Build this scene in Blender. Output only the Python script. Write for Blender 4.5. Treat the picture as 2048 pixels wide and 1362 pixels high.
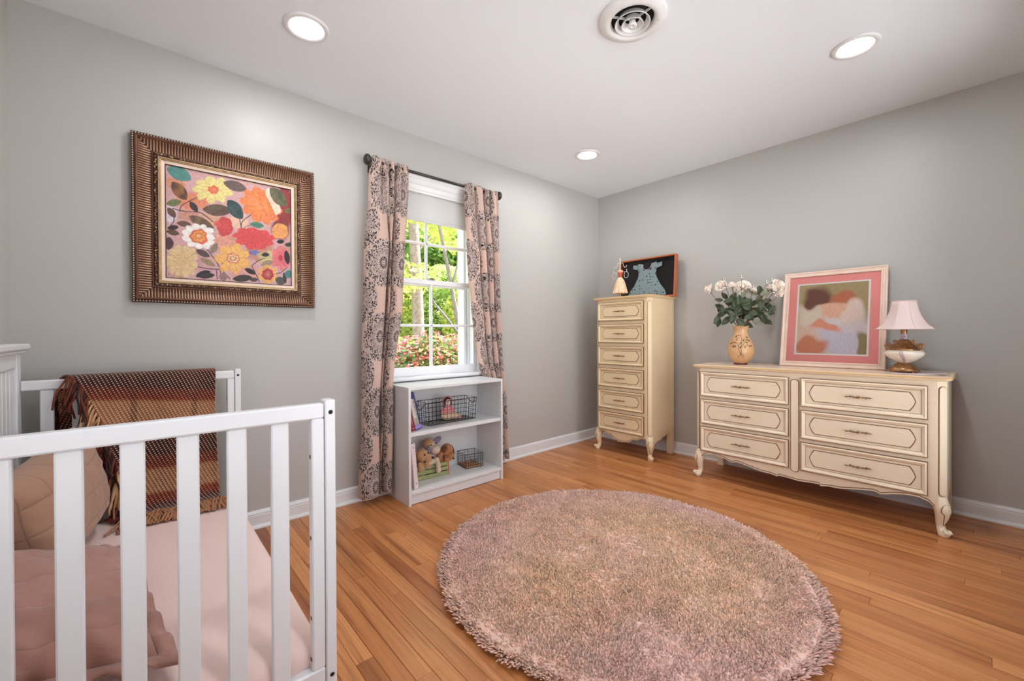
EXPO = 0.46
SKY = 3.9
SUN = 13.0
LAMP = 5.5
WALLC = (.478, .466, .442, 1)
CEILC = (.80, .835, .87, 1)
import bpy, math, random
import numpy as np
from mathutils import Vector, Matrix, noise as mnoise

for o in list(bpy.data.objects):
    bpy.data.objects.remove(o)
S = bpy.context.scene
C = S.collection
random.seed(7)
rng = np.random.default_rng(7)
PI = math.pi

# ------------------------------------------------------------------ camera
F_PX, YAW, PIT, ROL = 840.14, 0.84449, -0.0056836, -0.0044688
CAM = Vector((-3.54015, -2.63982, 1.05147))
fw = Vector((math.cos(PIT) * math.cos(YAW), math.cos(PIT) * math.sin(YAW), math.sin(PIT)))
rt = Vector((math.sin(YAW), -math.cos(YAW), 0))
up = rt.cross(fw)
rt2 = rt * math.cos(ROL) + up * math.sin(ROL)
up2 = -rt * math.sin(ROL) + up * math.cos(ROL)
cd = bpy.data.cameras.new('camera')
cam = bpy.data.objects.new('camera', cd)
C.objects.link(cam)
m = Matrix.Identity(4)
for i, v in enumerate((rt2, up2, -fw)):
    m[0][i], m[1][i], m[2][i] = v
m.translation = CAM
cam.matrix_world = m
cd.sensor_fit = 'HORIZONTAL'
cd.sensor_width = 36
cd.lens = F_PX / 2048 * 36
cd.shift_y = -8.2 / 2048
cd.clip_start = 0.02
S.camera = cam

# ------------------------------------------------------------------ world, light, exposure
S.view_settings.view_transform = 'Standard'
S.view_settings.look = 'None'
S.view_settings.gamma = 1
S.view_settings.use_curve_mapping = False
S.view_settings.exposure = EXPO
w = bpy.data.worlds.new('sky')
S.world = w
w.use_nodes = True
wn = w.node_tree.nodes
bg = wn['Background']
sky = wn.new('ShaderNodeTexSky')
sky.sky_type = 'HOSEK_WILKIE'
sky.sun_direction = (0.70, -0.10, 0.70)
sky.turbidity = 3.0
mixw = wn.new('ShaderNodeMixRGB')
mixw.inputs[0].default_value = 0.45
mixw.inputs[2].default_value = (1.0, 1.0, 1.04, 1)
w.node_tree.links.new(sky.outputs[0], mixw.inputs[1])
w.node_tree.links.new(mixw.outputs[0], bg.inputs[0])
bg.inputs[1].default_value = SKY
sl = bpy.data.lights.new('sun', 'SUN')
sl.energy = SUN
sl.angle = 0.02
sl.color = (1, 0.98, 0.94)
so = bpy.data.objects.new('sun', sl)
C.objects.link(so)
so.rotation_euler = Vector((-0.70, 0.10, -0.70)).to_track_quat('-Z', 'Y').to_euler()
S.cycles.use_denoising = True
S.cycles.max_bounces = 10
S.cycles.diffuse_bounces = 6
S.cycles.transparent_max_bounces = 12
S.cycles.sample_clamp_indirect = 6
S.cycles.caustics_reflective = False
S.cycles.caustics_refractive = False

# ------------------------------------------------------------------ node helpers
def lin(c):
    return tuple((x / 12.92 if x <= 0.04045 else ((x + 0.055) / 1.055) ** 2.4) for x in c)

def rgb(r, g, b):
    return lin((r / 255, g / 255, b / 255)) + (1,)

class NT:
    def __init__(s, name):
        s.m = bpy.data.materials.new(name)
        s.m.use_nodes = True
        s.t = s.m.node_tree
        s.n = s.t.nodes
        s.b = s.n['Principled BSDF']

    def link(s, a, b):
        s.t.links.new(a, b)

    def node(s, ty, **kw):
        nd = s.n.new(ty)
        for k, v in kw.items():
            setattr(nd, k, v)
        return nd

    def math(s, op, a, b=None, c=None, clamp=False):
        nd = s.n.new('ShaderNodeMath')
        nd.operation = op
        nd.use_clamp = clamp
        for i, v in enumerate((a, b, c)):
            if v is None:
                continue
            if isinstance(v, (int, float)):
                nd.inputs[i].default_value = v
            else:
                s.link(v, nd.inputs[i])
        return nd.outputs[0]

    def mix(s, f, a, b, bl='MIX'):
        nd = s.n.new('ShaderNodeMixRGB')
        nd.blend_type = bl
        for i, v in enumerate((f, a, b)):
            if isinstance(v, (int, float)):
                nd.inputs[i].default_value = v
            elif isinstance(v, tuple):
                nd.inputs[i].default_value = v if len(v) == 4 else v + (1,)
            else:
                s.link(v, nd.inputs[i])
        return nd.outputs[0]

    def noise(s, scale=5, detail=2, rough=0.5, vec=None, dist=0.0):
        nd = s.n.new('ShaderNodeTexNoise')
        nd.inputs['Scale'].default_value = scale
        nd.inputs['Detail'].default_value = detail
        nd.inputs['Roughness'].default_value = rough
        nd.inputs['Distortion'].default_value = dist
        if vec is not None:
            s.link(vec, nd.inputs['Vector'])
        return nd.outputs['Fac']

    def coord(s, kind='Object'):
        return s.node('ShaderNodeTexCoord').outputs[kind]

    def mapping(s, vec, scale=(1, 1, 1), loc=(0, 0, 0), rot=(0, 0, 0)):
        nd = s.n.new('ShaderNodeMapping')
        s.link(vec, nd.inputs[0])
        nd.inputs['Scale'].default_value = scale
        nd.inputs['Location'].default_value = loc
        nd.inputs['Rotation'].default_value = rot
        return nd.outputs[0]

    def ramp(s, f, stops, interp='LINEAR'):
        nd = s.n.new('ShaderNodeValToRGB')
        cr = nd.color_ramp
        cr.interpolation = interp
        while len(cr.elements) < len(stops):
            cr.elements.new(0.5)
        for e, (p, c) in zip(cr.elements, stops):
            e.position = p
            e.color = c if len(c) == 4 else c + (1,)
        s.link(f, nd.inputs[0])
        return nd.outputs[0]

    def bump(s, h, strength=0.3, dist=0.002):
        nd = s.n.new('ShaderNodeBump')
        nd.inputs['Strength'].default_value = strength
        nd.inputs['Distance'].default_value = dist
        s.link(h, nd.inputs['Height'])
        s.link(nd.outputs[0], s.b.inputs['Normal'])

    def col(s, v):
        if isinstance(v, tuple):
            s.b.inputs['Base Color'].default_value = v if len(v) == 4 else v + (1,)
        else:
            s.link(v, s.b.inputs['Base Color'])
        return s

    def set(s, **kw):
        for k, v in kw.items():
            s.b.inputs[k.replace('_', ' ')].default_value = v
        return s

def mat(name, c, rough=0.5, metal=0.0, spec=0.5, var=0.0, vscale=8.0, bump=0.0, bscale=60.0, bdist=0.002, sheen=0.0, coat=0.0, c2=None):
    t = NT(name)
    if var or c2:
        n = t.noise(vscale, 4, 0.6, t.coord('Object'))
        d = c2 or tuple(x * (1 - var) for x in c[:3]) + (1,)
        f = t.math('MULTIPLY_ADD', n, 1.8, -0.4, clamp=True)
        t.col(t.mix(f, c, d))
    else:
        t.col(c)
    t.set(Roughness=rough, Metallic=metal)
    t.b.inputs['Specular IOR Level'].default_value = spec
    if sheen:
        t.b.inputs['Sheen Weight'].default_value = sheen
    if coat:
        t.b.inputs['Coat Weight'].default_value = coat
        t.b.inputs['Coat Roughness'].default_value = 0.12
    if bump:
        t.bump(t.noise(bscale, 3, 0.6, t.coord('Object')), bump, bdist)
    return t.m

def emit(name, c, st):
    t = NT(name)
    t.col(c)
    t.b.inputs['Emission Color'].default_value = c
    t.b.inputs['Emission Strength'].default_value = st
    return t.m

# ------------------------------------------------------------------ mesh helpers
class MB:
    def __init__(s):
        s.v = []; s.f = []; s.mi = []; s.sm = []; s.uv = {}
        s.M = Matrix.Identity(4)

    def p(s, x, y=None, z=None):
        q = Vector((x, y, z)) if y is not None else Vector(x)
        s.v.append(tuple(s.M @ q))
        return len(s.v) - 1

    def face(s, ids, mi=0, sm=False):
        s.f.append(tuple(ids)); s.mi.append(mi); s.sm.append(sm)

    def box(s, x0, x1, y0, y1, z0, z1, b=0.0, mi=0):
        if x0 > x1: x0, x1 = x1, x0
        if y0 > y1: y0, y1 = y1, y0
        if z0 > z1: z0, z1 = z1, z0
        if b <= 0:
            i = [s.p(x, y, z) for z in (z0, z1) for y in (y0, y1) for x in (x0, x1)]
            for q in ((0, 2, 3, 1), (4, 5, 7, 6), (0, 1, 5, 4), (2, 6, 7, 3), (0, 4, 6, 2), (1, 3, 7, 5)):
                s.face([i[k] for k in q], mi)
            return
        b = min(b, (x1 - x0) * .49, (y1 - y0) * .49, (z1 - z0) * .49)
        X = (x0, x1); Y = (y0, y1); Z = (z0, z1)
        vi = {}
        for a in (0, 1):
            for c in (0, 1):
                for d in (0, 1):
                    sx, sy, sz = (1, -1)[a] * b, (1, -1)[c] * b, (1, -1)[d] * b
                    vi[a, c, d, 0] = s.p(X[a], Y[c] + sy, Z[d] + sz)
                    vi[a, c, d, 1] = s.p(X[a] + sx, Y[c], Z[d] + sz)
                    vi[a, c, d, 2] = s.p(X[a] + sx, Y[c] + sy, Z[d])
        def q(l, flip):
            s.face(l[::-1] if flip else l, mi)
        for a in (0, 1):
            q([vi[a, 0, 0, 0], vi[a, 0, 1, 0], vi[a, 1, 1, 0], vi[a, 1, 0, 0]], a == 1)
            q([vi[0, a, 0, 1], vi[1, a, 0, 1], vi[1, a, 1, 1], vi[0, a, 1, 1]], a == 1)
            q([vi[0, 0, a, 2], vi[0, 1, a, 2], vi[1, 1, a, 2], vi[1, 0, a, 2]], a == 1)
        for a in (0, 1):
            for c in (0, 1):
                fl = (a + c) % 2 == 1
                q([vi[a, c, 0, 0], vi[a, c, 0, 1], vi[a, c, 1, 1], vi[a, c, 1, 0]], fl)
                q([vi[a, 0, c, 0], vi[a, 1, c, 0], vi[a, 1, c, 2], vi[a, 0, c, 2]], fl)
                q([vi[0, a, c, 1], vi[0, a, c, 2], vi[1, a, c, 2], vi[1, a, c, 1]], fl)
                for d in (0, 1):
                    q([vi[a, c, d, 0], vi[a, c, d, 2], vi[a, c, d, 1]], (a + c + d) % 2 == 1)

    def lathe(s, prof, cx=0, cy=0, cz=0, seg=24, mi=0, sm=True, capb=False, capt=False, sx=1, sy=1, fl=None):
        rings = []
        for (r, z) in prof:
            ring = []
            for k in range(seg):
                a = 2 * PI * k / seg
                rr = r * (fl(a, z) if fl else 1)
                ring.append(s.p(cx + rr * math.cos(a) * sx, cy + rr * math.sin(a) * sy, cz + z))
            rings.append(ring)
        for A, B in zip(rings, rings[1:]):
            for k in range(seg):
                k2 = (k + 1) % seg
                s.face((A[k], A[k2], B[k2], B[k]), mi, sm)
        if capb: s.face(rings[0][::-1], mi)
        if capt: s.face(rings[-1], mi)

    def tube(s, pts, r, seg=8, mi=0, closed=False, sm=True, caps=True):
        pts = [Vector(q) for q in pts]
        n = len(pts)
        rr = r if isinstance(r, (list, tuple)) else [r] * n
        rings = []
        prev = None
        for i in range(n):
            if closed:
                t = pts[(i + 1) % n] - pts[i - 1]
            else:
                t = pts[min(i + 1, n - 1)] - pts[max(i - 1, 0)]
            if t.length < 1e-9: t = Vector((0, 0, 1))
            t.normalize()
            if prev is None:
                a = Vector((0, 0, 1)) if abs(t.z) < .9 else Vector((1, 0, 0))
                nx = t.cross(a).normalized()
            else:
                nx = prev - t * prev.dot(t)
                if nx.length < 1e-6: nx = t.orthogonal()
                nx.normalize()
            prev = nx
            ny = t.cross(nx)
            rings.append([s.p(pts[i] + (nx * math.cos(2 * PI * k / seg) + ny * math.sin(2 * PI * k / seg)) * rr[i]) for k in range(seg)])
        m = n if closed else n - 1
        for i in range(m):
            A, B = rings[i], rings[(i + 1) % n]
            for k in range(seg):
                k2 = (k + 1) % seg
                s.face((A[k], A[k2], B[k2], B[k]), mi, sm)
        if not closed and caps:
            s.face(rings[0][::-1], mi); s.face(rings[-1], mi)

    def ell(s, c, r, seg=14, rings=9, mi=0, rot=None, sm=True):
        R = rot or Matrix.Identity(3)
        c = Vector(c)
        r = (r, r, r) if isinstance(r, (int, float)) else r
        rows = []
        for j in range(1, rings):
            th = PI * j / rings
            rows.append([s.p(c + R @ Vector((r[0] * math.sin(th) * math.cos(2 * PI * k / seg), r[1] * math.sin(th) * math.sin(2 * PI * k / seg), r[2] * math.cos(th)))) for k in range(seg)])
        t = s.p(c + R @ Vector((0, 0, r[2]))); b = s.p(c + R @ Vector((0, 0, -r[2])))
        for k in range(seg):
            k2 = (k + 1) % seg
            s.face((t, rows[0][k], rows[0][k2]), mi, sm)
            s.face((b, rows[-1][k2], rows[-1][k]), mi, sm)
            for A, B in zip(rows, rows[1:]):
                s.face((A[k], B[k], B[k2], A[k2]), mi, sm)

    def prism(s, poly, y0, y1, mi=0, plane='xz', smside=False, capmi=None):
        """polygon (a,b) extruded; plane xz -> along y; xy -> along z; yz -> along x"""
        def P(a, b, c):
            return {'xz': (a, c, b), 'xy': (a, b, c), 'yz': (c, a, b)}[plane]
        A = [s.p(*P(a, b, y0)) for a, b in poly]
        B = [s.p(*P(a, b, y1)) for a, b in poly]
        n = len(poly)
        cm = mi if capmi is None else capmi
        s.face(A, cm); s.face(B[::-1], cm)
        for i in range(n):
            j = (i + 1) % n
            s.face((A[j], A[i], B[i], B[j]), mi, smside)

    def rectloops(s, x0, x1, z0, z1, loops, y0, fill=None, mis=None):
        """mitred rectangle mouldings in the xz plane facing -y; loops = (inset, protrusion)"""
        prev = None
        for li, (ins, pr) in enumerate(loops):
            ids = [s.p(x, y0 - pr, z) for x, z in ((x0 + ins, z0 + ins), (x1 - ins, z0 + ins), (x1 - ins, z1 - ins), (x0 + ins, z1 - ins))]
            if prev:
                for k in range(4):
                    k2 = (k + 1) % 4
                    s.face((prev[k], prev[k2], ids[k2], ids[k]), mis[li - 1] if mis else 0)
            prev = ids
        if fill is not None:
            s.face(prev, fill)

    def grid(s, nu, nv, fn, mi=0, sm=True, wrapu=False, flip=False):
        ids = [[s.p(*fn(i / (nu - (0 if wrapu else 1)), j / (nv - 1))) for i in range(nu)] for j in range(nv)]
        for j in range(nv - 1):
            for i in range(nu if wrapu else nu - 1):
                i2 = (i + 1) % nu
                q = (ids[j][i], ids[j][i2], ids[j + 1][i2], ids[j + 1][i])
                s.face(q[::-1] if flip else q, mi, sm)
        return ids

def fast_mesh(name, V, Fq, smooth=True):
    V = np.asarray(V, dtype=np.float32); Fq = np.asarray(Fq, dtype=np.int32)
    me = bpy.data.meshes.new(name)
    k = Fq.shape[1]
    me.vertices.add(len(V)); me.vertices.foreach_set('co', V.ravel())
    me.loops.add(Fq.size); me.loops.foreach_set('vertex_index', Fq.ravel())
    me.polygons.add(len(Fq))
    me.polygons.foreach_set('loop_start', np.arange(0, Fq.size, k, dtype=np.int32))
    me.polygons.foreach_set('loop_total', np.full(len(Fq), k, dtype=np.int32))
    me.polygons.foreach_set('use_smooth', np.full(len(Fq), smooth))
    me.update(calc_edges=True)
    return me

def obj(name, mb, mats, parent=None, loc=None, rz=None):
    if isinstance(mb, MB):
        me = bpy.data.meshes.new(name)
        me.from_pydata(mb.v, [], mb.f)
        me.polygons.foreach_set('material_index', mb.mi)
        me.polygons.foreach_set('use_smooth', mb.sm)
        me.update()
    else:
        me = mb
    if not isinstance(mats, (list, tuple)): mats = [mats]
    for q in mats: me.materials.append(q)
    o = bpy.data.objects.new(name, me)
    C.objects.link(o)
    if parent: o.parent = parent
    if loc: o.location = loc
    if rz is not None: o.rotation_euler.z = rz
    return o

def tag(o, label=None, cat=None, group=None, kind=None):
    if label: o['label'] = label
    if cat: o['category'] = cat
    if group: o['group'] = group
    if kind: o['kind'] = kind
    return o

def thing(name, label, cat, loc=(0, 0, 0), rz=0.0, group=None, rot=None):
    o = bpy.data.objects.new(name, None)
    C.objects.link(o)
    o.empty_display_size = .05
    o.location = loc
    o.rotation_euler = rot or (0, 0, rz)
    return tag(o, label, cat, group)

def setuv(o, uvs):
    me = o.data
    lay = me.uv_layers.new(name='UVMap')
    idx = np.empty(len(me.loops), dtype=np.int32)
    me.loops.foreach_get('vertex_index', idx)
    lay.data.foreach_set('uv', np.asarray(uvs, dtype=np.float32)[idx].ravel())

def setcol(me, cols):
    a = me.color_attributes.new('col', 'FLOAT_COLOR', 'POINT')
    c = np.ones((len(me.vertices), 4), dtype=np.float32)
    c[:, :3] = cols
    a.data.foreach_set('color', c.ravel())

def vcolmat(name, rough=.6, spec=.4, bump=0, bscale=200, sheen=0):
    t = NT(name)
    a = t.node('ShaderNodeAttribute', attribute_name='col')
    t.col(a.outputs['Color'])
    t.set(Roughness=rough)
    t.b.inputs['Specular IOR Level'].default_value = spec
    if sheen: t.b.inputs['Sheen Weight'].default_value = sheen
    if bump: t.bump(t.noise(bscale, 3, .6, t.coord('Object')), bump, .001)
    return t.m

def vnoise(X, Y, sc, seed):
    r = np.random.default_rng(seed)
    T = r.random((64, 64))
    x = X * sc; y = Y * sc
    xi = np.floor(x).astype(int); yi = np.floor(y).astype(int)
    fx = x - xi; fy = y - yi
    fx = fx * fx * (3 - 2 * fx); fy = fy * fy * (3 - 2 * fy)
    g = lambda a, b: T[a % 64, b % 64]
    return (g(xi, yi) * (1 - fx) + g(xi + 1, yi) * fx) * (1 - fy) + (g(xi, yi + 1) * (1 - fx) + g(xi + 1, yi + 1) * fx) * fy

def catmull(P, n):
    P = [Vector(q) for q in P]
    out = []
    for i in range(len(P) - 1):
        a = P[max(i - 1, 0)]; b = P[i]; c = P[i + 1]; d = P[min(i + 2, len(P) - 1)]
        for k in range(n):
            t = k / n
            out.append(.5 * ((2 * b) + (c - a) * t + (2 * a - 5 * b + 4 * c - d) * t * t + (3 * b - a - 3 * c + d) * t ** 3))
    out.append(P[-1])
    return out

# ------------------------------------------------------------------ common materials
M_white = mat('white_paint', rgb(226, 226, 226), .38, var=.03)
M_trim = mat('trim_paint', rgb(222, 223, 223), .35, var=.03)
M_crib = mat('crib_paint', rgb(221, 222, 224), .32, var=.02)
M_melamine = mat('white_melamine', rgb(218, 218, 218), .3, var=.02)
M_black = mat('black_void', (.004, .004, .004, 1), .9)
M_dark = mat('dark_metal', rgb(72, 70, 68), .35, metal=.7, var=.2)
M_wire = mat('black_wire', rgb(38, 36, 35), .45, metal=.6, bump=.2, bscale=200)

# ------------------------------------------------------------------ room shell
RX, RY, RH = -3.932, -2.95, 2.44
t = NT('wall_paint')
n1 = t.noise(1.3, 3, .5, t.coord('Object'))
t.col(t.mix(n1, WALLC, tuple(x * .965 for x in WALLC[:3]) + (1,)))
t.set(Roughness=.42); t.b.inputs['Specular IOR Level'].default_value = .35
t.bump(t.noise(180, 3, .6, t.coord('Object')), .07, .001)
M_wall = t.m
t = NT('ceiling_paint')
t.col(CEILC); t.set(Roughness=.6)
t.bump(t.noise(120, 3, .6, t.coord('Object')), .05, .001)
M_ceil = t.m

def struct(name, mb, m, parent=None):
    o = obj(name, mb, m, parent)
    if parent is None: o['kind'] = 'structure'
    return o

# window opening in the back wall
WX0, WX1, WZ0, WZ1 = -2.385, -1.50, .745, 2.075
mb = MB()
T = .24
mb.box(RX - .12, WX0, 0, T, 0, RH)
mb.box(WX1, .12, 0, T, 0, RH)
mb.box(WX0, WX1, 0, T, 0, WZ0)
mb.box(WX0, WX1, 0, T, WZ1, RH)
struct('wall_back', mb, M_wall)
mb = MB(); mb.box(0, .12, RY - .12, 0, 0, RH); struct('wall_right', mb, M_wall)
LY0, LY1, LZ0, LZ1 = -2.88, -1.72, .55, 2.1  # opening in the left wall for an added, unseen daylight window
mb = MB()
mb.box(RX - .12, RX, RY - .12, LY0, 0, RH); mb.box(RX - .12, RX, LY1, 0, 0, RH)
mb.box(RX - .12, RX, LY0, LY1, 0, LZ0); mb.box(RX - .12, RX, LY0, LY1, LZ1, RH)
struct('wall_left', mb, M_wall)
# front wall (behind the camera) with an opening for an added, unseen daylight window
FX0, FX1, FZ0, FZ1 = -2.9, -.5, .12, 2.2
mb = MB()
mb.box(RX - .12, FX0, RY - .14, RY, 0, RH)
mb.box(FX1, .12, RY - .14, RY, 0, RH)
mb.box(FX0, FX1, RY - .14, RY, 0, FZ0)
mb.box(FX0, FX1, RY - .14, RY, FZ1, RH)
struct('wall_front', mb, M_wall)
mb = MB(); mb.box(-30, 30, -30, RY - .3, -.4, -.3); mb.box(-30, RX - .3, RY - .3, T, -.4, -.3)  # pale ground added out of view to bounce daylight up to the ceiling
struct('bounce_ground', mb, mat('bounce_ground_pale', (.87, .87, .87, 1), .9))
# ceiling with holes handled by surface-mounted trims
mb = MB(); mb.box(RX - .12, .12, RY - .14, T, RH, RH + .12); struct('ceiling', mb, M_ceil)

# floor: sub floor + planks
t = NT('oak_plank')
oi = t.node('ShaderNodeObjectInfo')
rnd = oi.outputs['Random']
geo = t.node('ShaderNodeNewGeometry').outputs['Position']
off = t.math('MULTIPLY', rnd, 37.0)
cmb = t.node('ShaderNodeCombineXYZ'); t.link(off, cmb.inputs[0]); t.link(off, cmb.inputs[1])
va = t.node('ShaderNodeVectorMath', operation='ADD'); t.link(geo, va.inputs[0]); t.link(cmb.outputs[0], va.inputs[1])
g1 = t.noise(1, 5, .65, t.mapping(va.outputs[0], (55, 1.6, 1)), .6)
g2 = t.noise(1, 3, .5, t.mapping(va.outputs[0], (14, .9, 1)), 1.2)
wv = t.node('ShaderNodeTexWave', wave_type='BANDS', bands_direction='X')
wv.inputs['Scale'].default_value = 9; wv.inputs['Distortion'].default_value = 9; wv.inputs['Detail'].default_value = 2
t.link(t.mapping(va.outputs[0], (2.2, .22, 1)), wv.inputs[0])
base = t.ramp(rnd, [(0, rgb(156, 94, 50)), (.2, rgb(198, 130, 76)), (.4, rgb(172, 108, 60)), (.6, rgb(212, 146, 90)), (.8, rgb(188, 118, 66)), (1, rgb(146, 84, 44))])
fine = t.ramp(g1, [(.36, rgb(120, 72, 44)), (.50, rgb(255, 255, 255))])
c1 = t.mix(.6, base, fine, 'MULTIPLY')
c2 = t.mix(t.math('MULTIPLY', wv.outputs['Fac'], .28), c1, rgb(156, 92, 48), 'MIX')
c3 = t.mix(t.math('MULTIPLY_ADD', g2, 1.6, -.6, clamp=True), c2, rgb(214, 148, 90), 'MIX')
sc = t.noise(3.1, 4, .6, geo)
t.col(t.mix(t.math('MULTIPLY_ADD', sc, 2.4, -1.35, clamp=True), c3, rgb(150, 88, 50)))
rf = t.math('MULTIPLY_ADD', t.noise(9, 4, .7, geo), .25, .2)
t.link(rf, t.b.inputs['Roughness'])
t.b.inputs['Specular IOR Level'].default_value = .5
t.bump(g1, .10, .001)
M_oak = t.m
mb = MB(); mb.box(RX - .12, .12, RY - .14, T, -.12, -.006)
floor = struct('floor', mb, mat('sub_floor', rgb(40, 24, 14), .9))
PW = .0572
nstr = int(abs(RX) / PW) + 1
pr = random.Random(3)
for i in range(nstr):
    x1 = -i * PW; x0 = max(x1 - PW, RX)
    y = -.0
    first = True
    while y > RY + .02:
        L = pr.choice((.55, .8, 1.0, 1.25, 1.5, 1.8)) * pr.uniform(.9, 1.1)
        if first: L *= pr.uniform(.3, 1); first = False
        y2 = max(y - L, RY)
        if y2 - RY < .15: y2 = RY
        mb = MB()
        mb.M = Matrix.Translation((0, 0, pr.uniform(-.0003, .0)))
        mb.box(x0 + .0004, x1 - .0004, y2 + .0004, y - .0004, -.02, 0, .0012)
        obj('plank', mb, M_oak, floor)
        y = y2

# baseboards (profiled)
def baseboard(name, p0, p1, nrm):
    p0 = Vector(p0); p1 = Vector(p1); nrm = Vector(nrm)
    prof = [(0, 0), (.026, 0), (.027, .006), (.024, .014), (.016, .02), (.015, .07), (.0135, .076), (.015, .08), (.012, .088), (.006, .094), (0, .096)]
    mb = MB()
    A = [mb.p(p0 + nrm * a + Vector((0, 0, b))) for a, b in prof]
    B = [mb.p(p1 + nrm * a + Vector((0, 0, b))) for a, b in prof]
    for k in range(len(prof) - 1):
        mb.face((A[k], A[k + 1], B[k + 1], B[k]))
    mb.face(A); mb.face(B)
    struct(name, mb, M_trim)
baseboard('baseboard_back', (RX, 0, 0), (0, 0, 0), (0, -1, 0))
baseboard('baseboard_right', (0, RY, 0), (0, 0, 0), (-1, 0, 0))
baseboard('baseboard_left', (RX, RY, 0), (RX, 0, 0), (1, 0, 0))
baseboard('baseboard_front', (RX, RY, 0), (0, RY, 0), (0, 1, 0))

# ------------------------------------------------------------------ windows
t = NT('window_glass')
tr = t.node('ShaderNodeBsdfTransparent'); gl = t.node('ShaderNodeBsdfGlossy'); gl.inputs['Roughness'].default_value = .01
fr = t.node('ShaderNodeFresnel'); fr.inputs[0].default_value = 1.25
ms = t.node('ShaderNodeMixShader')
t.link(fr.outputs[0], ms.inputs[0]); t.link(tr.outputs[0], ms.inputs[1]); t.link(gl.outputs[0], ms.inputs[2])
t.link(ms.outputs[0], t.n['Material Output'].inputs[0])
M_glass = t.m
M_jamb = mat('window_paint', rgb(236, 237, 238), .3)

def sash(parent, x0, x1, z0, z1, y0, y1, st, br, tr_, cols, rows, shadow=False):
    """one window sash with stiles, rails, muntins and separate panes"""
    mb = MB()
    mb.box(x0, x0 + st, y0, y1, z0, z1, .003); mb.box(x1 - st, x1, y0, y1, z0, z1, .003)
    mb.box(x0 + st, x1 - st, y0, y1, z0, z0 + br, .003); mb.box(x0 + st, x1 - st, y0, y1, z1 - tr_, z1, .003)
    s = obj('sash', mb, M_jamb, parent)
    gx0, gx1, gz0, gz1 = x0 + st, x1 - st, z0 + br, z1 - tr_
    ym = (y0 + y1) / 2
    mw = .020
    for k in range(1, cols):
        xm = gx0 + (gx1 - gx0) * k / cols
        mb = MB(); mb.prism([(xm - mw / 2, ym - .006), (xm - .004, y0 + .003), (xm + .004, y0 + .003), (xm + mw / 2, ym - .006), (xm + mw / 2, ym + .008), (xm - mw / 2, ym + .008)], gz0, gz1, plane='xy')
        obj('muntin', mb, M_jamb, s)
    for k in range(1, rows):
        zm = gz0 + (gz1 - gz0) * k / rows
        mb = MB(); mb.prism([(ym - .006, zm - mw / 2), (y0 + .003, zm - .004), (y0 + .003, zm + .004), (ym - .006, zm + mw / 2), (ym + .008, zm + mw / 2), (ym + .008, zm - mw / 2)], gx0, gx1, plane='yz')
        obj('muntin', mb, M_jamb, s)
    for a in range(cols):
        for b in range(rows):
            mb = MB()
            xa, xb = gx0 + (gx1 - gx0) * a / cols, gx0 + (gx1 - gx0) * (a + 1) / cols
            za, zb = gz0 + (gz1 - gz0) * b / rows, gz0 + (gz1 - gz0) * (b + 1) / rows
            i = [mb.p(x, ym + .001, z) for x, z in ((xa, za), (xb, za), (xb, zb), (xa, zb))]
            mb.face(i)
            obj('pane', mb, M_glass, s)
    return s

def window(name, x0, x1, z0, z1, ywall, yout, sgn, cw, casing_z1=None):
    """sgn=+1: outside is +y"""
    mb = MB()
    jt = .03
    def bx(a, b, c, d, e, f, bv=.002): mb.box(a, b, ywall + sgn * c, ywall + sgn * d, e, f, bv)
    bx(x0, x0 + jt, -.005, yout, z0, z1); bx(x1 - jt, x1, -.005, yout, z0, z1)
    bx(x0, x1, -.005, yout, z1 - jt, z1)
    # parting beads and stops
    for yy in (.018, .082, .145):
        bx(x0 + jt, x0 + jt + .012, yy, yy + .012, z0, z1 - jt); bx(x1 - jt - .012, x1 - jt, yy, yy + .012, z0, z1 - jt)
    # outside sill and brick moulding
    bx(x0, x1, .10, yout + .05, z0 - .02, z0 + .012)
    bx(x0 + jt, x0 + jt + .035, .17, yout + .02, z0, z1); bx(x1 - jt - .035, x1 - jt, .17, yout + .02, z0, z1)
    o = obj(name, mb, M_jamb); o['kind'] = 'structure'
    # casing
    for nm, (a, b, e, f) in {'l': (x0 - cw + .012, x0 + .012, z0 - .015, z1), 'r': (x1 - .012, x1 + cw - .012, z0 - .015, z1), 't': (x0 - cw + .012, x1 + cw - .012, z1 - .012, z1 + .078)}.items():
        mb = MB()
        if nm == 't':
            mb.prism([(ywall, e), (ywall - sgn * .012, e), (ywall - sgn * .014, e + .03), (ywall - sgn * .021, e + .036), (ywall - sgn * .023, e + .066), (ywall - sgn * .030, e + .072), (ywall - sgn * .028, f), (ywall, f)], a, b, plane='yz')
        else:
            mb.box(a, b, ywall - sgn * .018, ywall, e, f, .004)
            mb.box(a + cw * .25, a + cw * .7, ywall - sgn * .022, ywall - sgn * .017, e, f, .002)
        obj('casing', mb, M_jamb, o)
    mb = MB()
    mb.box(x0 - cw, x1 + cw - .02, ywall - sgn * .036, ywall + sgn * .05, z0 - .012, z0 + .014, .008)
    obj('stool', mb, M_jamb, o)
    return o
w1 = window('window_1', WX0, WX1, WZ0, WZ1, 0, .24, 1, .042)
sash(w1, WX0 + .03, WX1 - .03, .758, 1.446, .034, .07, .042, .062, .034, 2, 2)
sash(w1, WX0 + .03, WX1 - .03, 1.405, WZ1 - .03, .098, .134, .042, .034, .045, 2, 2)
mb = MB()
mb.box(-1.965, -1.925, .03, .075, 1.446, 1.452, .002); mb.box(-1.955, -1.92, .036, .06, 1.452, 1.462, .003)
obj('sash_lock', mb, mat('lock_metal', rgb(150, 148, 142), .35, metal=.8), w1)
w2 = window('added_window_front', FX0, FX1, FZ0, FZ1, RY, .14, -1, .075)  # unseen window added behind the camera to let in more daylight
sash(w2, FX0 + .03, FX1 - .03, FZ0 + .012, 1.48, RY - .07, RY - .034, .045, .06, .034, 4, 2)
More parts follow.
